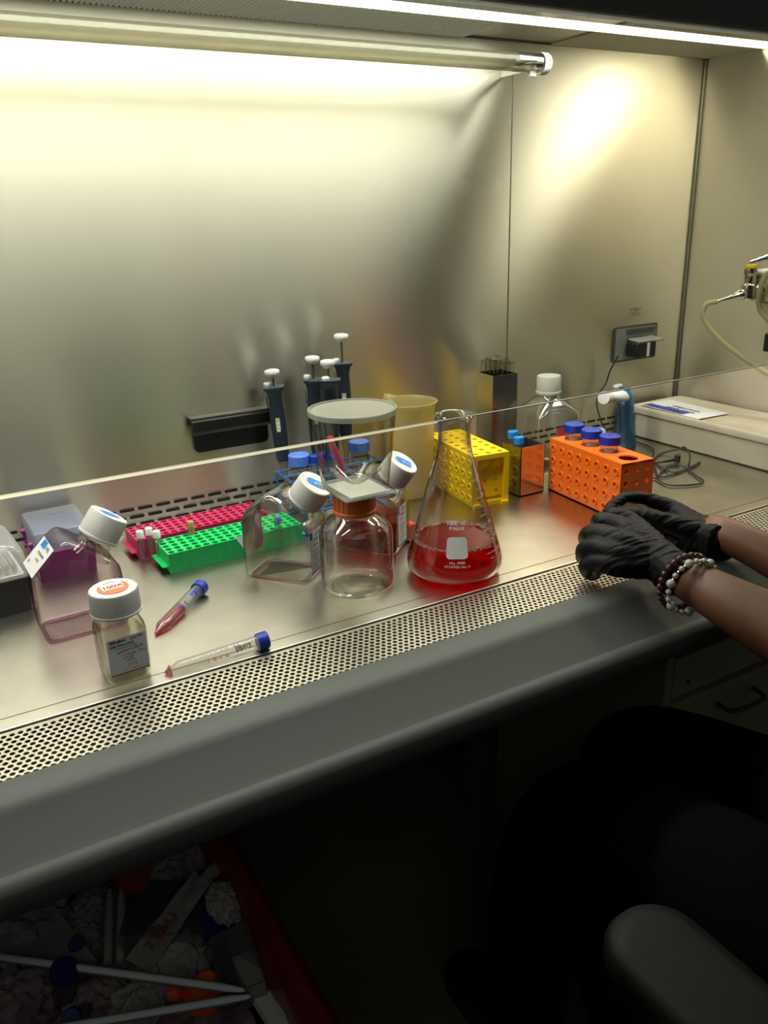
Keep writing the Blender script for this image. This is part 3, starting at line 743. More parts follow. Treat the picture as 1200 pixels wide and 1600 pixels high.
# ------------------------------------------------------------------ Erlenmeyer flask
t = thing('erlenmeyer_flask', 'large glass conical flask of bright red medium with white 1000 mL print', 'flask', (.598, .862, S))
FP = [(0, .003), (.030, .002), (.044, .0005), (.052, .001), (.060, .005), (.0645, .013), (.0655, .021), (.064, .031), (.0605, .044), (.028, .158), (.0245, .168), (.0225, .178), (.0215, .19), (.0212, .210), (.0225, .2165), (.0255, .2195), (.0262, .222), (.0245, .2235), (.0205, .222), (.0190, .216)]
def fr(z):
    for (r1, z1), (r2, z2) in zip(FP[6:14], FP[7:15]):
        if z1 <= z <= z2: return r1+(r2-r1)*(z-z1)/(z2-z1)
    return .03
bm = bmesh.new(); lathe(bm, FP, 96); tobj('body', bm, 'glass', t, smooth=True, angle=60)
bm = bmesh.new(); lathe(bm, [(.0190, .216), (.0193, .19), (.0203, .178)], 64); tobj('inner_neck', bm, 'glass', t, smooth=True)
LZ = .050
lp = [(0, .0045), (.043, .002), (.051, .0026), (.0588, .0062), (.0630, .0135), (.0641, .021), (.0626, .031), (fr(.044)-.0014, .044), (fr(LZ)-.0014, LZ)]
bm = bmesh.new(); lathe(bm, lp, 96); tobj('liquid', bm, 'red_liquid', t, smooth=True, angle=60)
bm = bmesh.new(); lathe(bm, [(0, LZ), (fr(LZ)-.0015, LZ)], 96); tobj('liquid_surface', bm, 'red_top', t)
bm = bmesh.new()
for i in range(330):
    a = random.random()*2*PI; r_ = random.choice((.0007, .0009, .0012, .0016)); k = random.random()**2*.006
    blob(bm, ((fr(LZ)-.0022-k)*math.cos(a), (fr(LZ)-.0022-k)*math.sin(a), LZ+.0006+random.random()*.0018), r_, 1)
tobj('foam', bm, 'foam', t, smooth=True)['kind'] = 'stuff'
AF = -.08   # direction of the print: faces the camera
az = math.atan2(-.862, -.598)    # towards the camera
def ffn(x, y, lift=.0007):
    r_ = fr(y)+lift; a = az+.06+x/.055
    return (r_*math.cos(a), r_*math.sin(a), y)
bm = bmesh.new()
pl_ = rrect(.0265, .028, .005, 4, 0, .0575)
cv = bm.verts.new(ffn(0, .0575)); vs = [bm.verts.new(ffn(u, v)) for u, v in pl_]
for i in range(len(vs)): bm.faces.new((cv, vs[i], vs[(i+1) % len(vs)]))
tobj('marking_patch', bm, 'etch', t, smooth=True)
lettering([('1000 mL', 0, .089, .0085, .0002), ('PYREX®', 0, .082, .006, .0001), ('No. 4980', 0, .0385, .0048), ('STOPPER No. 9', 0, .0335, .0044)], 'etch', t, ffn)
bm = bmesh.new()
for k in range(12):
    z = .036+k*.0075+(k > 6)*.004*(k-6); w_ = .017 if k % 2 else .011
    patch(bm, ffn, .040 if k % 2 else .044, .040+w_, z, z+.0008, 5, 1)
tobj('graduations', bm, 'etch', t)
lettering([('200', .066, .034, .006), ('300', .065, .044, .006), ('400', .066, .062, .006), ('600', .062, .082, .006), ('800', .060, .118, .006)], 'etch', t, ffn)

# ================================================================== TUBES
def conical_tube(name, label, L_, r_, capmat, cap_h, loc, rot, liquid=None, group=None, liqmat='pink_liquid', cat='tube', text=None, tilt_liq=True, tag_=None):
    t = thing(name, label, cat, loc, rot=rot, group=group)
    c = r_*1.45 if L_ > .1 else r_
    prof = [(0, 0), (r_*.22, .0005), (r_*.34, .004), (r_*.98, r_*2.0), (r_, r_*2.4), (r_, L_)]
    bm = bmesh.new(); lathe(bm, prof, 28); tobj('body', bm, 'tube_pp', t, smooth=True)
    bm = bmesh.new(); lathe(bm, [(0, L_-cap_h*.75), (r_*1.19, L_-cap_h*.75), (r_*1.19, L_+cap_h*.2), (r_*1.1, L_+cap_h*.27), (0, L_+cap_h*.27)], 32)
    for k in range(24): box(bm, -.0003, .0003, r_*1.17, r_*1.23, L_-cap_h*.7, L_+cap_h*.15, mx=ROT(2*PI*k/24, 'Z'))
    tobj('cap', bm, capmat, t, smooth=True, angle=30)
    if liquid:
        h0, h1 = liquid
        pr = [(0, .0012), (r_*.24, .0018), (r_*.9, r_*2.0), (r_*.92, r_*2.4), (r_*.92, h1), (0, h1)]
        pr = [p_ for p_ in pr if p_[1] <= h1]
        bm = bmesh.new(); lathe(bm, pr, 24); tobj('liquid', bm, liqmat, t, smooth=True)
    return t
# 15 mL tube with pink medium, lying pointing at the camera
def lay(tip, capc, r_tip, r_cap):
    a = Vector((tip.x, tip.y, S+r_tip)); b = Vector((capc.x, capc.y, S+r_cap)); d = b-a
    return a, d.to_track_quat('Z', 'Y').to_euler(), d.length
a, e, ln = lay(at(243, 994, 2, .0), at(309, 922, 2, .0105), .0025, .0105)
t = conical_tube('centrifuge_tube', 'blue-capped tube of pink medium lying behind the small square bottle', .118, .0083, 'blue_cap', .013, a, e, liquid=(0, .062))
def tubefn(rad, ang):
    return lambda x, y: (rad*math.cos(ang+y/rad), rad*math.sin(ang+y/rad), .060+x)
# find the side of each lying tube that faces up/camera in its local frame
def facing(t_, frac=.06):
    mw = Matrix.LocRotScale(t_.location, t_.rotation_euler, None); loc = mw.inverted() @ CAM
    return math.atan2(loc.y, loc.x)
fa = facing(t)
bm = bmesh.new(); patch(bm, tubefn(.0086, fa), .018, .040, -.007, .006, 2, 8)
wp = tobj('write_on_patch', bm, 'frosted', t)
lettering([('A35', .031, -.001, .010, .0007)], 'ink_blue', wp, lambda x, y: tubefn(.0089, fa)(x, y))
lettering([('P', -.004, 0, .008, .0004), ('C', .007, 0, .007, .0004)], 'ink_blue', t, lambda x, y: tubefn(.0088, fa)(x, y), name='handwriting')
a, e, ln = lay(at(257, 1055, 2, .0), at(405, 1003, 2, .0105), .0025, .0105)
t = conical_tube('centrifuge_tube', 'blue-capped nearly empty tube lying along the grille edge', .118, .0083, 'blue_cap', .013, a, e, liquid=(0, .0075), liqmat='film')
fa = facing(t)
lettering([('5  10  15  20', -.0, .003, .0048, .0001)], 'orange_ink', t, lambda x, y: tubefn(.0087, fa)(x, y), name='scale_print')
lettering([('Jijhu2', .030, 0, .0085, .0003)], 'ink_grey', t, lambda x, y: tubefn(.0088, fa)(x, y), name='handwriting')

# orange rack with three 50 mL tubes
def rack4(name, label, mat, loc, rotz, W, Ln, Hh, big=4, openend=False):
    t = thing(name, label, 'tube rack', loc, rotz)
    cell = Ln/8; rows = 4; cz = Hh/(rows+.4)
    for s in (-1, 1):   # long faces with small holes
        bm = bmesh.new()
        holeplate(bm, -Ln/2, .004, 8, rows, cell, cz, .0042, lambda x, y, d, s=s: (s*(W/2-d), x, y), n=12, depth=.002)
        for j in range(rows):
            for i in range(8):
                lathe(bm, [(.0042, 0), (.0042, .0015), (.0064, .0015), (.0068, 0)], 12, mx=T((s*W/2, -Ln/2+cell*(i+.5), .004+cz*(j+.5))) @ ROT(R(90*s), 'Y'))
        box(bm, *sorted((s*W/2, s*(W/2-.002))), -Ln/2, Ln/2, 0, .004); box(bm, *sorted((s*W/2, s*(W/2-.002))), -Ln/2, Ln/2, .004+cz*rows, Hh)
        tobj('side_panel', bm, mat, t)
        tobj('liner_panel', nb(*sorted((s*(W/2-.0022), s*(W/2-.0030))), -Ln/2+.002, Ln/2-.002, .003, Hh-.003), mat, t)
        bm = bmesh.new(); holeplate(bm, -W/2+.001, .008, 3, 4, (W-.002)/3, (Hh-.012)/4, .0042 if not openend else .0028, lambda x, y, d, s=s: (x, s*(Ln/2-(.020 if openend else .001)-d), y), n=12, depth=.002)
        tobj('end_panel', bm, mat, t)
        if openend:
            bm = bmesh.new(); y0, y1 = sorted((s*Ln/2, s*(Ln/2-.003)))
            box(bm, -W/2, W/2, y0, y1, Hh-.008, Hh); box(bm, -W/2, W/2, y0, y1, 0, .008); box(bm, -W/2, -W/2+.009, y0, y1, .008, Hh-.008); box(bm, W/2-.009, W/2, y0, y1, .008, Hh-.008)
            tobj('end_frame', bm, mat, t)
    bm = bmesh.new()
    if openend: holeplate(bm, -W/2, -Ln/2, 3, 8, W/3, Ln/8, .0048, lambda x, y, d: (x, y, Hh-d), n=16, depth=.006)
    else: holeplate(bm, -W/2, -Ln/2, 1, big, W, Ln/big, .0157, lambda x, y, d: (x, y, Hh-d), n=32, depth=.0025)
    tobj('top_panel', bm, mat, t)
    tobj('bottom_panel', nb(-W/2, W/2, -Ln/2, Ln/2, .0, .0025), mat, t)
    if openend:
        bm = bmesh.new()
        for x_ in (-W/2+.006, W/2-.01):
            for y_ in (-Ln/2-.004, Ln/2-.01): box(bm, x_-.005, x_+.008, y_, y_+.012, -.0, .005)
        tobj('foot_lugs', bm, mat, t)
    return t
rO = (.964, .966); ro = R(-5)
t = rack4('tube_rack', 'orange plastic rack holding three blue-capped tubes near the gloved hands', 'orange', (rO[0], rO[1], S), ro, .066, .186, .094)
def inrack(o_, rz, x, y): return Vector((o_[0]+x*math.cos(rz)-y*math.sin(rz), o_[1]+x*math.sin(rz)+y*math.cos(rz), S+.003))
for k, (yy, cm, lb) in enumerate(((.0700, 'blue_cap', 'blue-capped wide tube at the far end of the orange rack'), (.0235, 'blue_cap', 'blue-capped wide tube in the middle of the three in the orange rack'), (-.0235, 'violet_cap', 'violet-capped wide tube next to the empty hole of the orange rack'))):
    q = inrack(rO, ro, 0, yy); 
    tt = conical_tube('centrifuge_tube', lb, .114, .0142, cm, .014, q, (0, 0, .3*k), liquid=(0, .086), group='wide tubes in the orange rack', liqmat='pink_liquid')
    fa = facing(tt)
    bm = bmesh.new(); patch(bm, lambda x, y, fa=fa: (.0146*math.cos(fa+x/.0146), .0146*math.sin(fa+x/.0146), y), -.008, .010, .082, .098, 6, 1); tobj('write_on_patch', bm, 'frosted', tt)
rack4('tube_rack', 'empty yellow plastic rack with open square end behind the flask', 'yellow', (.814, 1.138, S), R(-6.5), .070, .174, .090, openend=True)

# low 80-well racks
def wellrack(label, mat, loc, rotz):
    t = thing('microtube_rack', label, 'tube rack', loc, rotz)
    W, Dd, Hh = .208, .064, .030
    bm = bmesh.new(); holeplate(bm, -W/2, -Dd/2, 16, 5, W/16, Dd/5, .0049, lambda x, y, d: (x, y, Hh-d), n=12, depth=.022)
    tobj('well_plate', bm, mat, t, smooth=False)
    bm = bmesh.new()
    for i in range(16):   # scalloped long sides
        for s in (-1, 1):
            lathe(bm, [(.0066, .001), (.0066, Hh-.0005)], 12, c=(-W/2+W/16*(i+.5), s*(Dd/2-.0062)))
    for s in (-1, 1): box(bm, *sorted((s*W/2, s*(W/2-.0015))), -Dd/2+.001, Dd/2-.001, .002, Hh-.0003)
    box(bm, -W/2, W/2, -Dd/2, -Dd/2+.001, .0, Hh-.0003); box(bm, -W/2, W/2, Dd/2-.001, Dd/2, .0, Hh-.0003)
    tobj('skirt', bm, mat, t)
    for s in (-1, 1): tobj('end_tab', nb(*sorted((s*(W/2-.001), s*(W/2+.0085))), -Dd/2+.004, Dd/2-.004, .009, .0108), mat, t, bevel=.0006)
    return t
wellrack('crimson low microtube rack against the slotted back wall', 'pink', (.338, 1.189, S), R(1.5))
wellrack('green low microtube rack in front of the crimson rack', 'green', (.362, 1.110, S), R(1.5))
def microtube(label, loc, capm, bodym='tube_pp', group=None):
    t = thing('microtube', label, 'microtube', loc, group=group)
    bm = bmesh.new(); lathe(bm, [(0, 0), (.0018, .001), (.0044, .018), (.0048, .026), (.0048, .038)], 18); tobj('body', bm, bodym, t, smooth=True)
    bm = bmesh.new(); lathe(bm, [(0, .034), (.0055, .034), (.0055, .043), (.0048, .0445), (0, .044)], 20); tobj('cap', bm, capm, t, smooth=True, angle=30)
def onrack(px, py, zz=.030+.012, z0=.006):
    q = at(px, py, 2, zz); return (q.x, q.y, S+z0)
microtube('white-capped microtube at the left end of the crimson rack, leftmost of three', onrack(219, 838), 'bright_white', group='white-capped microtubes in the crimson rack')
microtube('white-capped microtube of the crimson rack standing behind the other two', onrack(233, 833), 'bright_white', group='white-capped microtubes in the crimson rack')
microtube('white-capped microtube of the crimson rack nearest the green rack', onrack(245, 838), 'bright_white', group='white-capped microtubes in the crimson rack')
microtube('tan-capped microtube standing up between the crimson and green racks', onrack(298, 823), pbr('tan cap', 'b08a52', .5), pbr('tan tube', 'a98a5a', .5))
microtube('blue-capped microtube in the green rack seen through the clear bottle', onrack(434, 815), pbr('slate cap', '5a7fae', .5), 'tube_pp')

# ------------------------------------------------------------------ tip boxes at the far left
t = thing('tip_box', 'black tip box with clear domed lid cut off at the left edge', 'tip box', (.020, 1.118, S), R(4))
bm = bmesh.new(); loft(bm, [[(u, v, 0) for u, v in rrect(.108, .108, .006)], [(u, v, .046) for u, v in rrect(.114, .114, .007)]]); tobj('base', bm, 'black', t, smooth=True)
bm = bmesh.new(); loft(bm, [[(u, v, .047) for u, v in rrect(.112, .112, .008)], [(u, v, .051) for u, v in rrect(.114, .114, .008)], [(u, v, .080) for u, v in rrect(.106, .106, .012)], [(u, v, .090) for u, v in rrect(.094, .094, .014)], [(u, v, .092) for u, v in rrect(.084, .084, .014)]]); tobj('lid', bm, 'lid_clear', t, smooth=True, angle=50)
bm = bmesh.new(); prism(bm, rrect(.100, .100, .004), .046, .049, 'z'); tr_ = tobj('tip_tray', bm, 'white', t)
bm = bmesh.new()
for i in range(10):
    for j in range(10): lathe(bm, [(.0035, .049), (.003, .062), (.002, .062)], 8, c=(-.0405+i*.009, -.0405+j*.009))
tobj('pipette_tips', bm, 'white', t, smooth=True)
t = thing('tip_box', 'magenta tip box with frosted lid over pale blue tips near the back wall', 'tip box', (.135, 1.203, S), R(1))
bm = bmesh.new(); loft(bm, [[(u, v, 0) for u, v in rrect(.076, .108, .004)], [(u, v, .042) for u, v in rrect(.082, .114, .005)]]); tobj('base', bm, 'magenta', t, smooth=True)
bm = bmesh.new(); loft(bm, [[(u, v, .0425) for u, v in rrect(.078, .108, .004)], [(u, v, .070) for u, v in rrect(.076, .106, .004)], [(u, v, .072) for u, v in rrect(.072, .102, .004)]]); tobj('lid', bm, 'lid_clear', t, smooth=True, angle=50)
bm = bmesh.new(); box(bm, -.035, .035, -.050, .050, .043, .046)
for i in range(8):
    for j in range(12): lathe(bm, [(.0034, .046), (.0030, .064), (.002, .064)], 8, c=(-.0305+i*.0087, -.047+j*.0085))
tobj('blue_tips', bm, 'frost_blue', t, smooth=True)
for yy in (-.045, .02):
    bm = bmesh.new(); lathe(bm, [(0, -.003), (.0035, -.003), (.0035, .003), (0, .003)], 12, mx=T((-.043, yy, .055)) @ ROT(R(90), 'Y')); tube(bm, [(-.042, yy, .054), (-.041, yy, .036)], .002, 8)
    tobj('hinge_pin', bm, 'magenta', t, smooth=True)
lettering([('xTip  96', .005, .02, .006)], 'ink_grey', t, lambda x, y: (x, y, .0725))

# ------------------------------------------------------------------ steel cans
def can(name, label, loc, rotz, w, h_):
    t = thing(name, label, 'canister', loc, rotz)
    bm = bmesh.new()
    th = .0012
    for i in range(4): box(bm, -w/2, w/2, -w/2, -w/2+th, 0, h_, mx=ROT(i*PI/2, 'Z'))
    box(bm, -w/2, w/2, -w/2, w/2, 0, .002); tobj('shell', bm, 'steel', t)
    return t
q = at(772, 588, 2, .187)
ct = (q.x+.0285-.001, q.y+.0285)
ct = (max(ct[0], .912), min(ct[1], 1.215))
can('pipette_canister', 'tall square steel canister full of glass tubes near the back wall', (ct[0], ct[1], S), R(-3), .054, .187)
gt = None
for i in range(4):
    for j in range(4):
        x_, y_ = ct[0]-.0185+.0123*i+random.uniform(-.001, .001), ct[1]-.0185+.0123*j+random.uniform(-.001, .001)
        hh = .205+random.uniform(0, .008)
        if gt is None:
            gt = thing('glass_tube', 'open glass tube standing in the tall steel canister', 'glass tube', (x_, y_, S+.003), group='glass tubes in the tall steel canister')
            bm = bmesh.new(); lathe(bm, [(.0005, 0), (.0042, .004), (.0046, .008), (.0046, .202), (.0053, .205), (.0040, .205), (.0038, .2)], 16); tobj('wall', bm, 'glass', gt, smooth=True)
        else:
            c_ = copy_tree(gt); c_.location = (x_, y_, S+.003)
        (gt if i+j == 0 else c_).location.z += hh-.205
can('steel_canister', 'short square steel canister with two blue-capped tubes between the racks', (.897, 1.082, S), R(0), .053, .088)
conical_tube('centrifuge_tube', 'bright-blue-capped narrow tube at the back of the short steel canister', .100, .0075, 'cyan_cap', .012, (.893, 1.096, S+.003), (R(-4), R(-2), 0), group='narrow tubes in the short steel canister')
conical_tube('centrifuge_tube', 'bright-blue-capped narrow tube at the front of the short steel canister', .096, .0075, 'cyan_cap', .012, (.882, 1.070, S+.003), (R(-4), R(0), 0), group='narrow tubes in the short steel canister')

# large clear square bottle with white cap
t = thing('storage_bottle', 'large empty clear square bottle with plain white cap by the back wall', 'bottle', (1.022, 1.165, S), R(-8))
def sqr(w, r, z): return [(u, v, z) for u, v in rrect(w, w, r)]
bm = bmesh.new(); loft(bm, [sqr(.080, .01, 0), sqr(.092, .014, .004), sqr(.094, .015, .012), sqr(.094, .015, .108), sqr(.088, .018, .117), sqr(.052, .022, .137), sqr(.042, .0205, .141), sqr(.040, .0199, .150)], cap1=False); tobj('body', bm, 'clear_thick', t, smooth=True, angle=50)
bm = bmesh.new(); lathe(bm, [(0, .146), (.0235, .146), (.0235, .150), (.0225, .151), (.0225, .176), (.021, .179), (0, .180)], 40)
tobj('cap', bm, 'cap_white', t, smooth=True, angle=30)
bm = bmesh.new(); patch(bm, lambda x, y: (x, -.0475, y), -.010, .022, .030, .090, 2, 2); lb = tobj('label', bm, 'paper', t)
bm = bmesh.new(); patch(bm, lambda x, y: (x, -.0478, y), -.010, .022, .074, .090, 1, 1); tobj('red_band', bm, pbr('label red', 'd8442c', .6), lb)
lettering([('WATER', .006, .067, .007), ('0.1 um', .006, .058, .006), ('500 mL', .006, .048, .006)], 'ink', lb, lambda x, y: (x, -.0479, y))

# pipette controller (blue) leaning on its white stand
pb = at(972, 690, 1, 1.165); pb.z = S
t = thing('pipette_controller', 'translucent blue pipette controller with white nose standing by the cream box', 'pipette controller', (1.238, 1.172, S), R(10)); t.scale = (1.12, 1.12, 1.0)
def oval(cx, cy, z, a, b, n=24): return [(cx+a*math.cos(2*PI*i/n), cy+b*math.sin(2*PI*i/n), z) for i in range(n)]
bm = bmesh.new(); loft(bm, [oval(.004, 0, 0, .017, .016), oval(.004, 0, .004, .020, .018), oval(.000, 0, .045, .0175, .0165), oval(-.004, 0, .085, .0155, .015), oval(-.008, 0, .105, .0165, .015), oval(-.012, 0, .118, .0155, .014), oval(-.014, 0, .128, .011, .010)]); tobj('handle', bm, 'aqua', t, smooth=True)
tobj('battery_pack', nb(-.006, .007, -.007, .007, .012, .078, mx=ROT(R(-4), 'Y')), 'black', t, bevel=.004)
bm = bmesh.new(); lathe(bm, [(0, 0), (.0135, 0), (.0145, .01), (.012, .024), (.0085, .036), (.009, .040), (.012, .052), (.0125, .060), (0, .061)], 28, mx=T((-.014, 0, .112)) @ ROT(R(-82), 'Y')); tobj('nose_cone', bm, 'bright_white', t, smooth=True)
bm = bmesh.new(); tube(bm, [(-.026, -.006, .104), (-.032, -.012, .100)], .004, 10); tobj('trigger', bm, 'sky_cap', t, smooth=True)
tobj('top_button', nb(-.028, -.008, .004, .016, .128, .136), 'bright_white', t, bevel=.004)
t = thing('charger_stand', 'small white rounded stand foot behind the blue pipette controller', 'stand', (1.205, 1.216, S))
bm = bmesh.new(); lathe(bm, [(0, 0), (.024, 0), (.024, .010), (.020, .028), (.014, .038), (0, .041)], 28); tobj('base', bm, 'bright_white', t, smooth=True)

# cream lidded box along the right wall
t = thing('storage_box', 'long cream plastic box with overhanging lid along the right wall', 'box', (1.404, .985, S), R(.5))
bm = bmesh.new(); loft(bm, [[(u, v, 0) for u, v in rrect(.138, .50, .012)], [(u, v, .003) for u, v in rrect(.144, .508, .014)], [(u, v, .055) for u, v in rrect(.150, .514, .016)]]); tobj('tub', bm, 'cream', t, smooth=True)
bm = bmesh.new(); loft(bm, [[(u, v, .054) for u, v in rrect(.158, .522, .018)], [(u, v, .064) for u, v in rrect(.160, .524, .018)], [(u, v, .068) for u, v in rrect(.156, .520, .018)], [(u, v, .0685) for u, v in rrect(.146, .510, .016)], [(u, v, .0665) for u, v in rrect(.142, .506, .016)], [(u, v, .0665) for u, v in rrect(.06, .42, .006)]]); tobj('lid', bm, 'cream', t, smooth=True, angle=50)
c0, c1_, c2_, c3_ = [at(px, py, 2, .069) for px, py in ((1000, 633), (1048, 621), (1132, 643), (1117, 656))]
cen = at(1070, 640, 2, .069)
t = thing('paper_notice', 'upside-down white paper notice with blue block lying on the cream box lid', 'notice', (cen.x, cen.y, S+.0690), R(-93))
bm = nb(-.085, .075, -.042, .044, 0, .0008); tobj('sheet', bm, 'paper', t)
bm = nb(-.080, .03, -.040, -.016, .0009, .0011); tobj('blue_block', bm, pbr('notice blue', '2b3f86', .6), t)
lettering([('ELISA', 0, .028, .013, .0004), ('WASH BASIN', 0, .012, .013, .0004), ('NON-STERILE', .0, -.004, .012, .0004)], 'ink', t, lambda x, y: (-x, -y+.0, .0012))

# small orange-capped clear pot lying behind the flask
q = at(648, 842, 2, .008)
t = thing('specimen_pot', 'small clear pot with orange lid lying between the flask and red bottle', 'pot', (q.x, q.y+.02, S+.0155), rot=(R(96), 0, R(12)))
bm = bmesh.new(); lathe(bm, [(0, .002), (.013, .002), (.0135, -.03), (0, -.031)], 28); tobj('pot', bm, 'tube_pp', t, smooth=True)
bm = bmesh.new(); lathe(bm, [(0, 0), (.0150, 0), (.0150, .009), (.0135, .0105), (.0125, .0095), (0, .0095)], 32); tobj('lid', bm, pbr('orange lid', 'f0601c', .4), t, smooth=True, angle=30)

# ------------------------------------------------------------------ blue wire rack with tubes, pipettes
wx0, wx1, wy0, wy1, wz = .482, .655, 1.098, 1.205, .078
t = thing('wire_rack', 'blue coated wire rack holding capped tubes behind the clear bottles', 'wire rack', (0, 0, S))
def loopw(z, r_=.0018):
    bm_ = bmesh.new(); tube(bm_, smoothpath([(wx0, wy0, z), (wx1, wy0, z), (wx1, wy1, z), (wx0, wy1, z)], 1, True), r_, 8, closed=True); return bm_
for z in (wz, .038, .0022): tobj('wire_frame', loopw(z), 'blue_wire', t)
bm = bmesh.new()
for x_, y_ in ((wx0, wy0), (wx1, wy0), (wx1, wy1), (wx0, wy1)): tube(bm, [(x_, y_, .001), (x_, y_, wz)], .0018, 8)
tobj('corner_post', bm, 'blue_wire', t)
bm = bmesh.new()
for z in (wz, .038):
    for k in range(1, 5): tube(bm, [(wx0+(wx1-wx0)*k/5, wy0, z), (wx0+(wx1-wx0)*k/5, wy1, z)], .0012, 6)
    for k in range(1, 3): tube(bm, [(wx0, wy0+(wy1-wy0)*k/3, z+.0015), (wx1, wy0+(wy1-wy0)*k/3, z+.0015)], .0012, 6)
tobj('wire_grid', bm, 'blue_wire', t)
def spot(px, py, z):  q = at(px, py, 2, z); return (q.x, q.y, S+.001)
conical_tube('centrifuge_tube', 'wide tube with light blue cap at the left of the wire rack', .100, .0148, 'sky_cap', .017, spot(467, 711, .104), (0, 0, 0), group='light-blue-capped wide tubes in the wire rack')
conical_tube('centrifuge_tube', 'wide tube with light blue cap at the right of the wire rack', .100, .0148, 'sky_cap', .017, spot(561, 690, .104), (0, 0, 0), group='light-blue-capped wide tubes in the wire rack')
for (px, py), cm, lb in (((492, 712), 'blue_cap', 'narrow tube with royal blue cap, left of the three in the wire rack'), ((503, 708), 'violet_cap', 'narrow tube with violet cap, middle of the three in the wire rack'), ((517, 707), 'blue_cap', 'narrow tube with royal blue cap beside the pink bent tube')):
    tt = conical_tube('centrifuge_tube', lb, .100, .0078, cm, .012, spot(px, py, .103), (0, 0, 0), group='narrow blue-capped tubes in the wire rack')
Ya = 1.15
bm = bmesh.new(); pp = [at(516, 688, 1, Ya), at(522, 702, 1, Ya), at(531, 722, 1, Ya), at(536, 745, 1, Ya), at(537, 775, 1, Ya)]
t = thing('bent_tube', 'bent magenta plastic tube with red tip leaning in the wire rack', 'tube', (0, 0, 0))
tube(bm, smoothpath(pp[:4], 5), .0052, 14); tobj('sleeve', bm, pbr('magenta sleeve', 'c22a66', .4), t, smooth=True)
bm = bmesh.new(); tube(bm, [pp[0]+Vector((0, 0, -.001)), pp[0]+Vector((-.001, 0, .006))], .0056, 14); tobj('tip', bm, pbr('red tip', 'd8343c', .4), t, smooth=True)

def pipette(label, kx, ky, Y, top_dz, rz, tilt=(0, 0), stem=.022):
    """kx,ky: where the photo shows the plunger knob; body hangs below it"""
    K = at(kx, ky, 1, Y)
    t = thing('pipette', label, 'pipette', (K.x, K.y, S+.004), rot=(tilt[0], tilt[1], rz), group='dark blue pipettes standing at the back wall')
    zt = K.z-S-.004   # knob height
    zb = zt-stem-.006
    bm = bmesh.new(); lathe(bm, [(0, zt-.005), (.007, zt-.006), (.0115, zt-.001), (.0125, zt+.003), (.0115, zt+.0055), (.008, zt+.0068), (0, zt+.0068)], 28); tobj('plunger_knob', bm, 'bright_white', t, smooth=True)
    bm = bmesh.new(); lathe(bm, [(0, zb-.01), (.0018, zb-.01), (.0018, zt-.005), (0, zt-.005)], 12); tobj('plunger_stem', bm, 'grey_stem', t, smooth=True)
    w = .0125
    def rr(cx, cy, z, a, b): return [(cx+u, cy+v, z) for u, v in rrect(2*a, 2*b, min(a, b)*.55, 4)]
    bm = bmesh.new()
    loft(bm, [rr(0, 0, zb-.125, .0095, .0095), rr(0, 0, zb-.118, .011, .011), rr(0, 0, zb-.07, .0125, .013), rr(0, 0, zb-.045, .0118, .0135), rr(0, -.001, zb-.018, .0105, .0130), rr(0, -.002, zb-.007, .0130, .0155), rr(0, -.002, zb-.003, .0165, .0175), rr(0, -.002, zb, .0165, .0170)])
    bd = tobj('body', bm, 'navy', t, smooth=True, angle=50)
    bm = nb(-.004, .004, .010, .030, zb-.006, zb-.0005); tobj('finger_hook', bm, 'navy', t, bevel=.002)
    bm = bmesh.new(); lathe(bm, [(0, zb), (.006, zb), (.0065, zb+.004), (.005, zb+.006), (0, zb+.006)], 18, c=(-.010, .004)); tobj('ejector_button', bm, 'bright_white', t, smooth=True)
    bm = nb(-.0035, .0035, -.0142, -.0132, zb-.070, zb-.050); wn = tobj('volume_window', bm, 'cream', t)
    bm = bmesh.new()
    for k in range(3): box(bm, -.0028, .0028, -.01445, -.0143, zb-.056-.0062*k-.0045, zb-.056-.0062*k)
    tobj('digit', bm, 'bright_white', wn)
    bm = nb(-.0142, -.0132, -.006, .006, zb-.040, zb-.016); tobj('side_slot', bm, 'black', t)
    bm = bmesh.new(); lathe(bm, [(.0, .0), (.0018, .0), (.0028, .03), (.0040, max(.05, zb-.16)), (.0075, max(.06, zb-.13)), (.0090, zb-.122), (0, zb-.122)], 18); tobj('shaft', bm, 'tube_pp', t, smooth=True)
    return t
pipette('dark blue pipette with red-dotted knob, leftmost and apart from the others', 437, 583, 1.222, 0, R(-25), (R(0), R(-3)), .014)
pipette('dark blue pipette second from the left in the back group', 488, 563, 1.222, 0, R(-25), (0, 0), .024)
pipette('dark blue pipette turned sideways third from the left at the back', 512, 569, 1.178, 0, R(60), (0, 0), .018)
pipette('tallest dark blue pipette, rightmost of the back group', 533, 528, 1.225, 0, R(-25), (0, 0), .034)

# ================================================================== PERSON
person = thing('person', 'seated person in black clothes with black gloves and bead bracelets, arms resting in the cabinet', 'person', (0, 0, 0))
def V(x, y, z): return Vector((x, y, S+z))
wL, wR = V(.768, .612, .040), V(.925, .668, .042)
eL, eR = V(.775, .37, .012), V(.985, .43, -.023)
pts = [(V(.80, .12, -.25), .13), (V(.805, .115, -.08), .125), (V(.81, .125, .08), .135), (V(.815, .135, .24), .10), (V(.82, .16, .325), .055), (V(.825, .185, .38), .055), (V(.83, .205, .45), .078), (V(.835, .215, .52), .075), (V(.835, .21, .56), .05),
       (V(.645, .125, .225), .062), (eL, .047), (wL, .027), (V(.995, .13, .225), .062), (eR, .041), (wR, .026),
       (V(.71, .16, -.26), .085), (V(.655, .68, -.285), .032), (V(.625, .70, -.66), .022), (V(.89, .16, -.26), .085), (V(.82, .715, -.285), .032), (V(.821, .735, -.66), .022),
       (V(.61, .80, -.725), .03), (V(.82, .82, -.725), .03), (eL.lerp(wL, .35), .044), (eR.lerp(wR, .35), .038),
       (wL+Vector((.012, .05, .004)), .028), (wR+Vector((-.006, .05, 0)), .028)]
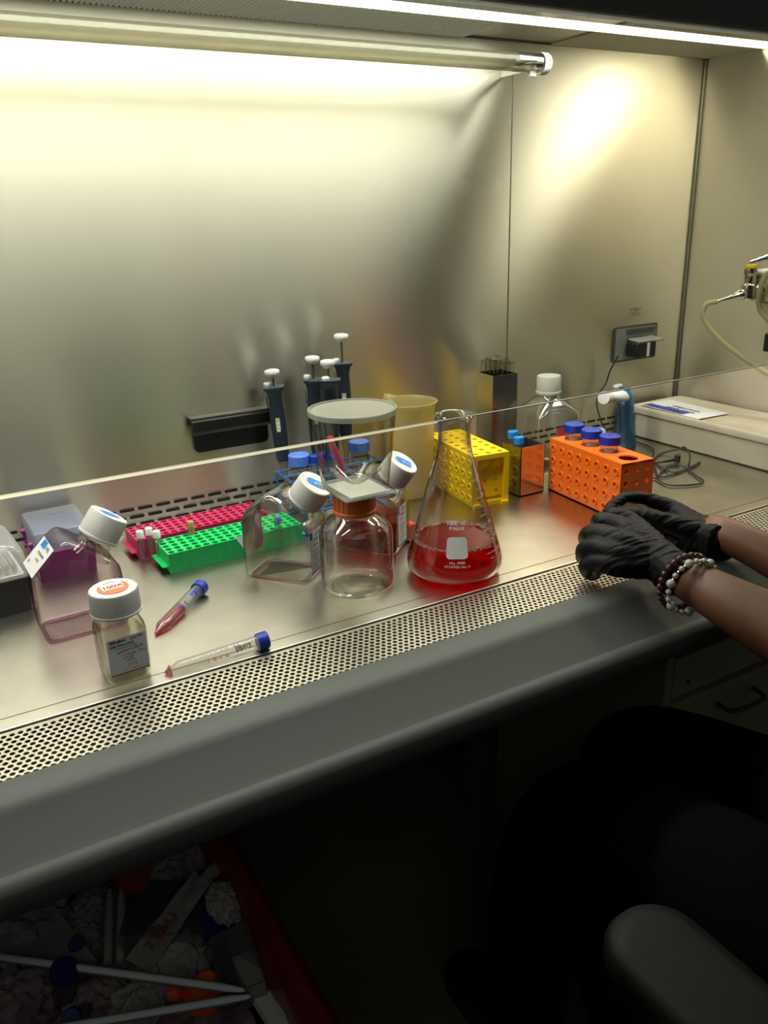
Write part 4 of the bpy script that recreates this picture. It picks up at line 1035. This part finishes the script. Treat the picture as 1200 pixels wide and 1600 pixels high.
ed = [(0, 1), (1, 2), (2, 3), (3, 4), (4, 5), (5, 6), (6, 7), (7, 8), (3, 9), (9, 10), (10, 23), (23, 11), (3, 12), (12, 13), (13, 24), (24, 14), (0, 15), (15, 16), (16, 17), (0, 18), (18, 19), (19, 20), (17, 21), (20, 22), (11, 25), (14, 26)]
skin('body', pts, ed, 'skin', person, 0, 2)
# face and hair (outside the picture, kept simple)
hd = V(.832, .212, .485)
bm = bmesh.new(); blob(bm, hd+Vector((0, -.022, .035)), .098, 3, .05, 10, (.93, 1.0, 1.0)); tobj('hair', bm, 'hair', person, smooth=True)
bm = bmesh.new(); blob(bm, hd+Vector((0, .086, -.005)), .013, 2, 0, 1, (.8, 1, 1.4)); tobj('nose', bm, 'skin', person, smooth=True)
for s in (-1, 1):
    bm = bmesh.new(); blob(bm, hd+Vector((s*.030, .071, .022)), .011, 2); tobj('eye', bm, 'bright_white', person, smooth=True)
    bm = bmesh.new(); blob(bm, hd+Vector((s*.080, .01, .0)), .02, 2, 0, 1, (.35, .7, 1.2)); tobj('ear', bm, 'skin', person, smooth=True)
bm = bmesh.new(); blob(bm, hd+Vector((0, .074, -.040)), .02, 2, 0, 1, (1.1, .35, .4)); tobj('mouth', bm, pbr('lips', '6a3530', .5), person, smooth=True)
# clothes
sh = [(V(.80, .12, -.22), .145), (V(.805, .115, -.08), .142), (V(.81, .125, .08), .15), (V(.815, .135, .235), .115), (V(.82, .155, .30), .07), (V(.645, .125, .225), .078), (eL.lerp(V(.645, .125, .225), .35), .066), (V(.995, .13, .225), .078), (eR.lerp(V(.995, .13, .225), .35), .066)]
skin('shirt', sh, [(0, 1), (1, 2), (2, 3), (3, 4), (3, 5), (5, 6), (3, 7), (7, 8)], 'cloth_black', person, 0, 2)
tr = [(V(.80, .13, -.25), .15), (V(.71, .18, -.255), .105), (V(.675, .42, -.265), .105), (V(.655, .66, -.285), .088), (V(.632, .705, -.45), .072), (V(.622, .70, -.68), .062),
      (V(.89, .18, -.255), .105), (V(.855, .45, -.268), .105), (V(.815, .715, -.285), .088), (V(.82, .745, -.45), .072), (V(.822, .73, -.68), .062)]
skin('trousers', tr, [(0, 1), (1, 2), (2, 3), (3, 4), (4, 5), (0, 6), (6, 7), (7, 8), (8, 9), (9, 10)], 'cloth_black', person, 0, 2)
for x_, y_ in ((.615, .69), (.82, .72)):
    bm = bmesh.new(); loft(bm, [[(x_+u, y_+.055+v, .0) for u, v in rrect(.092, .26, .04)], [(x_+u, y_+.055+v, .03) for u, v in rrect(.095, .265, .042)], [(x_+u, y_+.03+v, .065) for u, v in rrect(.085, .19, .04)], [(x_+u, y_-.02+v, .095) for u, v in rrect(.075, .09, .035)]]); tobj('shoe', bm, 'black', person, smooth=True, angle=60)

# gloves: palm plus five separate bent fingers each, one surface per glove
def glove(wrist, cuff, palm, fingers, thumb, cuff_dir):
    """palm: mid-palm point; fingers: lists of (point,radius) from knuckle to tip"""
    verts = [(wrist, .030), (cuff, .0315), (palm, (.024, .033))]
    edges = [(1, 0), (0, 2)]
    for ch in fingers+[thumb]:
        prev = 2
        for k, (pnt, r_) in enumerate(ch):
            verts.append((pnt, r_)); edges.append((prev, len(verts)-1)); prev = len(verts)-1
    return verts, edges
def A(px, py, y): return at(px, py, 1, y)
# near (left) hand: a loose fist, back of the hand to the camera, little finger down on the grille
Lf = [
 [(A(975, 824, .712), .0175), (A(950, 816, .742), .0140), (A(934, 812, .750), .0125), (A(934, 818, .772), .0098), (A(945, 826, .770), .0088)],
 [(A(960, 842, .700), .0180), (A(930, 831, .730), .0142), (A(917, 836, .738), .0130), (A(914, 846, .765), .0098), (A(930, 850, .765), .0088)],
 [(A(955, 864, .690), .0175), (A(925, 851, .718), .0140), (A(911, 861, .726), .0130), (A(912, 876, .752), .0098), (A(928, 878, .750), .0088)],
 [(A(958, 884, .680), .0165), (A(930, 874, .706), .0135), (A(914, 886, .714), .0125), (A(922, 896, .730), .0110), (A(936, 896, .732), .0100)]]
Lt = [(A(1010, 838, .700), .0165), (A(985, 812, .735), .0130), (A(962, 802, .752), .0110), (A(945, 803, .765), .0100)]
def glove_mesh(name, wrist, cuff, palm_a, palm_b, fingers, thumb, bits):
    """the palm is a fan of five overlapping metacarpal chains; everything is fused by a voxel remesh into one skin"""
    objs = []
    def chain(ch, rad0=None):
        v = [(p_, r_) for p_, r_ in ch]; return skin('tmp', v, [(i, i+1) for i in range(len(v)-1)], 'glove', None, 0, 2)
    for ch in fingers: objs.append(chain([(wrist, .023), (wrist.lerp(ch[0][0], .5), .0185)]+ch))
    objs.append(chain([(wrist, .022), (wrist.lerp(thumb[0][0], .55), .0195)]+thumb))
    objs.append(chain([(cuff, .0320), (cuff.lerp(wrist, .35), .0300), (wrist, .0285), (palm_a, .029), (palm_b, .024)]))
    bm_ = bmesh.new()
    for o_ in objs:
        bm_.from_mesh(o_.data); me_ = o_.data; bpy.data.objects.remove(o_); bpy.data.meshes.remove(me_)
    g_ = tobj(name, bm_, 'glove', None)
    md = g_.modifiers.new('fuse', 'REMESH'); md.mode = 'VOXEL'; md.voxel_size = .0018; md.use_smooth_shade = True
    ms = g_.modifiers.new('even', 'SMOOTH'); ms.iterations = 4; ms.factor = .5
    dg = bpy.context.evaluated_depsgraph_get(); dg.update()
    m2 = bpy.data.meshes.new_from_object(g_.evaluated_get(dg)); m2.name = name
    old = g_.data; bpy.data.objects.remove(g_); bpy.data.meshes.remove(old)
    # stretch wrinkles running across the hand, strongest at wrist and cuff
    ax = (palm_b-cuff).normalized(); side = ax.orthogonal().normalized()
    nrm = [v.normal.copy() for v in m2.vertices]
    for v, n_ in zip(m2.vertices, nrm):
        d = v.co-cuff; u = d.dot(ax); w_ = d.dot(side)
        ridge = abs(noise.noise(Vector((u*120+w_*55, w_*22, (d-ax*u-side*w_).length*30)))); ridge = min(ridge*1.6, .6)
        fall = .0026 if u < .08 else .0016
        v.co += n_*(fall*(.35-ridge))
        if u < .006: v.co += n_*.0022*(1+noise.noise(d*90))
    m2.materials.clear(); m2.materials.append(M['glove'])
    for p_ in m2.polygons: p_.use_smooth = True
    o_ = bpy.data.objects.new(name, m2); COL.objects.link(o_); o_.parent = person
    return o_
glove_mesh('glove', A(1040, 882, .640), A(1068, 910, .605), A(1008, 862, .675), A(978, 850, .700), Lf, Lt, None)
# far (right) hand: thumb and index finger pinch, the other fingers folded beneath
Rf = [
 [(A(1050, 795, .775), .0150), (A(1008, 779, .800), .0112), (A(976, 777, .808), .0104), (A(955, 792, .800), .0094), (A(946, 806, .795), .0088)],
 [(A(1045, 815, .765), .0155), (A(1010, 822, .790), .0118), (A(985, 832, .790), .0106), (A(978, 845, .775), .0096), (A(992, 852, .765), .0088)],
 [(A(1045, 835, .752), .0150), (A(1012, 843, .775), .0114), (A(990, 852, .770), .0104), (A(988, 862, .757), .0094), (A(1002, 866, .750), .0088)],
 [(A(1050, 852, .740), .0140), (A(1022, 862, .755), .0106), (A(1004, 870, .750), .0096), (A(1006, 878, .742), .0088), (A(1018, 880, .737), .0080)]]
Rt = [(A(1050, 820, .735), .0160), (A(1012, 806, .760), .0128), (A(980, 800, .785), .0110), (A(958, 806, .792), .0098)]
glove_mesh('glove', A(1110, 838, .700), A(1134, 850, .668), A(1080, 828, .730), A(1058, 825, .752), Rf, Rt, None)

# bracelets round the near wrist
def bracelet(name, c, ax, r_, n_, beads, mat, gold=None):
    ax = ax.normalized(); s_ = ax.cross(Vector((0, 0, 1))).normalized(); u_ = s_.cross(ax).normalized()
    bm_ = bmesh.new(); bg = bmesh.new()
    for k in range(n_):
        a = 2*PI*k/n_; p_ = c+(s_*math.cos(a)+u_*math.sin(a))*r_; q_ = beads[k % len(beads)]
        blob(bm_, p_, q_, 2)
        a += PI/n_; blob(bg, c+(s_*math.cos(a)+u_*math.sin(a))*r_, .0018, 1)
    o_ = tobj(name, bm_, mat, person, smooth=True)
    if gold: tobj('spacer_beads', bg, 'bead_gold', o_, smooth=True)
    else: bg.free()
axL = (A(1040, 882, .640)-A(1120, 935, .55)).normalized()
bracelet('bead_bracelet', A(1082, 917, .592), axL+Vector((0, 0, .0)), .0345, 20, (.0056, .0036, .0036), 'bead_white', True)
bracelet('dark_bracelet', A(1069, 909, .603), axL, .0350, 26, (.0042,), 'bead_brown')
tuck = A(1095, 880, .60)

# ================================================================== CHAIR
t = thing('office_chair', 'black upholstered chair under the person with a grey padded armrest', 'chair', (.76, .30, 0))
bm = bmesh.new(); prism(bm, rrect(.50, .50, .10, 6), .36, .43, 'z'); tobj('seat', bm, 'chair_black', t, bevel=.02, seg=3, smooth=True)
bm = bmesh.new(); prism(bm, [(u, v+.83) for u, v in rrect(.44, .48, .10, 6)], -.34, -.29, 'y'); tobj('backrest', bm, 'chair_black', t, bevel=.015, seg=3, smooth=True)
tobj('back_support', nb(-.03, .03, -.30, -.22, .34, .70), 'black', t, bevel=.005)
for cx_ in (-.297, .30):
    bm = bmesh.new(); loft(bm, [[(cx_+u, v-.045, .600) for u, v in rrect(.080, .275, .038, 8)], [(cx_+u, v-.045, .605) for u, v in rrect(.092, .290, .044, 8)], [(cx_+u, v-.045, .622) for u, v in rrect(.094, .292, .045, 8)], [(cx_+u, v-.045, .632) for u, v in rrect(.082, .28, .040, 8)], [(cx_+u, v-.045, .634) for u, v in rrect(.06, .25, .029, 8)]]); tobj('armrest_pad', bm, 'arm_pad', t, smooth=True, angle=60)
    bm = bmesh.new(); tube(bm, smoothpath([(cx_, -.05, .60), (cx_, -.05, .45), (cx_*.9, -.05, .37), (0, -.05, .345)], 4), .016, 10); tobj('armrest_post', bm, 'black', t, smooth=True)
bm = bmesh.new(); tube(bm, [(0, 0, .07), (0, 0, .36)], .025, 16); tobj('column', bm, 'black', t, smooth=True)
for k in range(5):
    a = 2*PI*k/5+.3; c_, s_ = math.cos(a), math.sin(a)
    bm = bmesh.new(); tube(bm, [(0, 0, .09), (c_*.28, s_*.28, .065)], [.022, .014], 10); lg = tobj('base_leg', bm, 'black', t, smooth=True)
    bm = bmesh.new(); lathe(bm, [(0, -.012), (.024, -.012), (.026, 0), (.024, .012), (0, .012)], 20, mx=T((c_*.28, s_*.28, .0265)) @ ROT(a, 'Z') @ ROT(R(90), 'X')); tobj('caster', bm, 'black_rubber', lg, smooth=True)

# ================================================================== WASTE BIN AND ITS CONTENTS
BX0, BX1, BY0, BY1, BZ = -.30, .262, .42, 1.12, S-.35
t = thing('waste_bin', 'open waste bin lined with a red plastic bag under the cabinet', 'bin', ((BX0+BX1)/2, (BY0+BY1)/2, 0))
wX, wY = BX1-BX0, BY1-BY0
def wall_ring(w, d, r, z, amp=0, seed=0):
    o_ = []
    for i, (u, v) in enumerate(rrect(w, d, r, 10)):
        k = 1+amp*noise.noise(Vector((u*25+seed, v*25, z*12)))
        o_.append((u*k, v*k, z))
    return o_
def dens(ring, m_=4):
    out_ = []
    for i in range(len(ring)):
        a, b = Vector(ring[i]), Vector(ring[(i+1) % len(ring)])
        L_ = (b-a).length; kk = max(1, int(L_/.02)) if m_ else 1
        out_.append((a, b, kk))
    return out_
def fine(w, d, r, z, amp, seed=0):
    base = rrect(w, d, r, 6); pts_ = []
    for i in range(len(base)):
        a, b = Vector(base[i]), Vector(base[(i+1) % len(base)]); kk = 1 if (b-a).length < .05 else 24
        for s in range(kk): pts_.append(a.lerp(b, s/kk))
    return [(p_.x*(1+amp*noise.noise(Vector((p_.x*22+seed, p_.y*22, z*9)))), p_.y*(1+amp*noise.noise(Vector((p_.x*22+seed, p_.y*22, z*9+5)))), z+amp*.15*noise.noise(Vector((p_.x*30, p_.y*30, seed)))) for p_ in pts_]
bm = bmesh.new(); loft(bm, [fine(wX-.05, wY-.05, .04, .004, 0), fine(wX-.012, wY-.012, .05, BZ-.02, 0), fine(wX-.004, wY-.004, .05, BZ-.015, 0), fine(wX-.016, wY-.016, .05, BZ-.015, 0), fine(wX-.055, wY-.055, .04, .012, 0)]); tobj('bin_shell', bm, 'bin', t, smooth=True, angle=40)
bm = bmesh.new(); loft(bm, [fine(wX+.002, wY+.002, .05, BZ-.13, .012, 3), fine(wX+.008, wY+.008, .05, BZ-.06, .012, 2), fine(wX+.004, wY+.004, .05, BZ-.008, .008, 1), fine(wX-.02, wY-.02, .05, BZ+.004, .010, 1), fine(wX-.045, wY-.045, .045, BZ-.02, .02, 4), fine(wX-.055, wY-.055, .045, BZ-.08, .02, 5), fine(wX-.065, wY-.065, .04, BZ-.24, .01, 6), fine(wX-.07, wY-.07, .04, BZ-.245, .0, 6)], False, True); tobj('liner_bag', bm, 'red_bag', t, smooth=True, angle=60)
ZP = -.425      # level of the pile
def D(px, py, z=ZP): return at(px, py, 2, z)
def crumple(label, px, py, r_, z=ZP, sc=(1, 1, .6), mat='paper_dim', name='crumpled_tissue', amp=.55):
    c_ = D(px, py, z); bm_ = bmesh.new(); g_ = bmesh.ops.create_icosphere(bm_, subdivisions=4, radius=1)
    sd = random.random()*50
    for v in g_['verts']:
        d = v.co.copy(); k = 1-amp*abs(noise.noise(d*2.2+Vector((sd, 0, 0))))-amp*.6*abs(noise.noise(d*5+Vector((0, sd, 0))))+.25
        v.co = Vector((d.x*r_*sc[0]*k, d.y*r_*sc[1]*k, d.z*r_*sc[2]*k))
    o_ = tobj(name, bm_, mat, None, smooth=False, loc=c_); return tag(o_, label, 'tissue', 'crumpled tissues in the waste bin')
crumple('large grey crumpled tissue at the back left of the waste bin', 45, 1450, .052, ZP-.02)
crumple('pink-stained tissue at the near left corner of the bin', 25, 1570, .05, ZP-.045, mat='paper_pink')
crumple('stained tissue between the two near blue caps in the bin', 150, 1575, .04, ZP-.05, mat='paper_pink')
crumple('white tissue left of the bright orange cap in the bin', 212, 1570, .032, ZP-.04)
crumple('small white crumpled tissue by the red liner at the right', 352, 1410, .022, ZP+.02, sc=(1, 1.5, .8))
crumple('tissue lying under the lettered wrapper in the bin', 270, 1505, .045, ZP-.03)
crumple('dark grey tissue under the armrest at the back of the bin', 125, 1470, .035, ZP-.04)
crumple('dark tissue heap in the shadow at the far left of the bin', 62, 1412, .034, ZP-.02)
crumple('crumpled tissue in the shadow behind the dull orange cap', 258, 1362, .038, ZP-.03)
crumple('crumpled tissue in the dark middle back of the bin', 150, 1420, .034, ZP-.035)
crumple('small crumpled tissue against the red liner at the back right', 310, 1335, .026, ZP-.02)
def sheet(label, quad, z, name='paper_wrapper', mat='paper_dim', text=None, dz=(0, 0, 0, 0)):
    P_ = [D(px, py, z+d_) for (px, py), d_ in zip(quad, dz)]; c_ = sum(P_, Vector())/4
    bm_ = bmesh.new(); patch(bm_, lambda u, v: P_[0].lerp(P_[1], u).lerp(P_[3].lerp(P_[2], u), v)-c_+Vector((0, 0, .004*noise.noise(Vector((u*5, v*5, z*40))))), 0, 1, 0, 1, 10, 6)
    o_ = tobj(name, bm_, mat, None, smooth=True, loc=c_); tag(o_, label, 'wrapper')
    if text:
        lettering([(text, 0, 0, .5)], 'rust_ink', o_, lambda x, y: P_[0].lerp(P_[1], .35+x*.30).lerp(P_[3].lerp(P_[2], .35+x*.30), .5-y*1.0)-c_+Vector((0, 0, .0045)))
    return o_
sheet('long pale wrapper strip with faded orange lettering across the bin', [(195, 1500), (305, 1360), (325, 1385), (235, 1520)], ZP+.012, text='7 (mL)')
sheet('pale pointed wrapper at the back right of the bin', [(300, 1378), (362, 1322), (360, 1345), (325, 1385)], ZP+.03)
sheet('broad grey paper sheet at the back left of the bin', [(10, 1440), (80, 1410), (150, 1500), (20, 1505)], ZP+.002)
def rod(label, p0, p1, r_, mat='paper', cat='pipette', z0=ZP, z1=ZP, name='serological_pipette', sleeve=True):
    a = D(*p0, z0); b = D(*p1, z1); d = b-a
    t_ = thing(name, label, cat, a, rot=d.to_track_quat('Z', 'Y').to_euler(), group='long pipettes thrown in the waste bin')
    L_ = d.length
    bm_ = bmesh.new(); lathe(bm_, [(0, 0), (r_, .001), (r_, L_-.03), (r_*.6, L_-.006), (0, L_)], 16); tobj('barrel', bm_, mat, t_, smooth=True)
    if sleeve:
        bm_ = bmesh.new(); prism(bm_, [(-r_*1.5, -r_*.2), (r_*1.5, -r_*.2), (r_*1.5, r_*.1), (-r_*1.5, r_*.1)], .01, L_*.92, 'z'); tobj('torn_sleeve', bm_, 'trash_clear', t_)
    return t_
rod('long white pipette crossing the bin behind the round blue cap', (-40, 1490), (385, 1548), .0046, z0=ZP+.03, z1=ZP+.035)
rod('long white pipette crossing the nearest part of the bin', (60, 1612), (395, 1556), .0046, z0=ZP+.03, z1=ZP+.035)
rod('upright pale pipette below the dull orange cap, left one', (168, 1505), (172, 1385), .0055, z0=ZP-.01, z1=ZP+.02, mat='paper_dim')
rod('upright pale pipette below the dull orange cap, right one', (188, 1505), (190, 1385), .0055, z0=ZP-.01, z1=ZP+.02, mat='paper_dim')
rod('thin pipette leaning by the dark blue cap in the bin', (300, 1500), (345, 1380), .003, z0=ZP-.02, z1=ZP+.015, mat='paper_dim', sleeve=False)
def dcap(label, px, py, r_, h_, mat, z, rx, rz, tail=0):
    c_ = D(px, py, z); t_ = thing('discarded_tube' if tail else 'screw_cap', label, 'tube' if tail else 'cap', c_, rot=(rx, 0, rz))
    bm_ = bmesh.new(); lathe(bm_, [(0, 0), (r_, 0), (r_, h_*.85), (r_*.93, h_), (0, h_)], 32)
    for k in range(28): box(bm_, -.0005, .0005, r_*.99, r_*1.04, h_*.05, h_*.8, mx=ROT(2*PI*k/28, 'Z'))
    tobj('cap', bm_, mat, t_, smooth=True, angle=30)
    if tail: bm_ = bmesh.new(); lathe(bm_, [(r_*.84, 0), (r_*.84, -tail+.02), (r_*.2, -tail), (0, -tail)], 24); tobj('body', bm_, 'trash_clear', t_, smooth=True)
    return t_
dcap('discarded clear tube with large navy cap at the near left of the bin', 100, 1522, .0165, .014, 'trash_blue', ZP+.025, R(22), R(10), .09)
dcap('discarded clear tube with navy cap at the bottom edge of the bin', 113, 1590, .0115, .012, 'trash_blue', ZP+.02, R(45), R(-20), .09)
dcap('discarded tube with navy cap beside the lettered wrapper', 331, 1452, .0165, .014, 'trash_blue', ZP-.005, R(25), R(-60), .08)
dcap('bright orange cap lying under the crossing pipettes', 312, 1560, .022, .030, 'trash_orange', ZP-.025, R(35), R(40))
dcap('smaller orange cap beside the bright orange one in the bin', 268, 1552, .010, .012, 'trash_orange', ZP-.01, R(70), R(60))
dcap('dull orange cap high at the back of the bin under the armrest', 200, 1370, .022, .028, pbr('dull orange cap', '9c3a16', .5), ZP+.01, R(60), R(20), .07)
dcap('small blue cap in the dark back of the bin', 120, 1478, .010, .010, pbr('teal cap', '14506e', .5), ZP-.0, R(20), 0)
# clear flask and clear case
a = D(375, 1520, ZP-.01)
t = thing('culture_flask', 'discarded clear rectangular flask with dark contents on the right of the bin', 'flask', a, rot=(R(12), R(-8), R(-8)))
bm = bmesh.new(); prism(bm, rrect(.055, .095, .008), 0, .028, 'z'); tobj('body', bm, 'trash_clear', t, bevel=.002)
tobj('residue', nb(-.024, -.004, -.042, .036, .003, .024), pbr('dark residue', '141024', .4), t, bevel=.003)
a = D(262, 1440, ZP-.02)
t = thing('plastic_case', 'discarded clear plastic case lying under the lettered wrapper', 'case', a, rot=(R(-10), R(6), R(-24)))
bm = bmesh.new(); prism(bm, rrect(.11, .12, .004), 0, .024, 'z'); tobj('shell', bm, 'trash_clear', t, bevel=.001)
bm = bmesh.new()
for k in range(6): box(bm, -.05+k*.018, -.048+k*.018, -.055, .055, .004, .022)
tobj('divider', bm, 'trash_clear', t)
a = D(432, 1560, ZP-.02)
t = thing('paper_carton', 'flat white paper carton against the red liner at the right of the bin', 'carton', a, rot=(0, R(10), R(5)))
bm = nb(-.03, .035, -.07, .075, 0, .012); tobj('carton', bm, 'paper', t, bevel=.001)
tobj('seam_line', nb(-.03, .035, .02, .0215, .0121, .0125), 'rust_ink', t)
# the bulk of the waste below the visible top layer
bm = bmesh.new()
n_ = 26
g_ = [[bm.verts.new((BX0+.045+(BX1-BX0-.09)*i/n_, BY0+.045+(BY1-BY0-.09)*j/n_, S+ZP-.078+.028*noise.noise(Vector((i*.45, j*.45, 3)))+.012*noise.noise(Vector((i*1.3, j*1.3, 9))))) for i in range(n_+1)] for j in range(n_+1)]
for j in range(n_):
    for i in range(n_): bm.faces.new((g_[j][i], g_[j][i+1], g_[j+1][i+1], g_[j+1][i]))
o = tobj('waste_layer', bm, 'paper_pink'); tag(o, 'mass of crumpled paper and plastic waste filling the red-lined bin', 'waste', kind='stuff')

# ================================================================== render look
scene.view_settings.view_transform = 'Standard'
scene.view_settings.look = 'None'
scene.view_settings.exposure = 0
cy = scene.cycles
cy.max_bounces = 12; cy.transparent_max_bounces = 40; cy.glossy_bounces = 6; cy.diffuse_bounces = 4
cy.use_denoising = True
cy.caustics_reflective = False; cy.caustics_refractive = False
cy.sample_clamp_indirect = 4
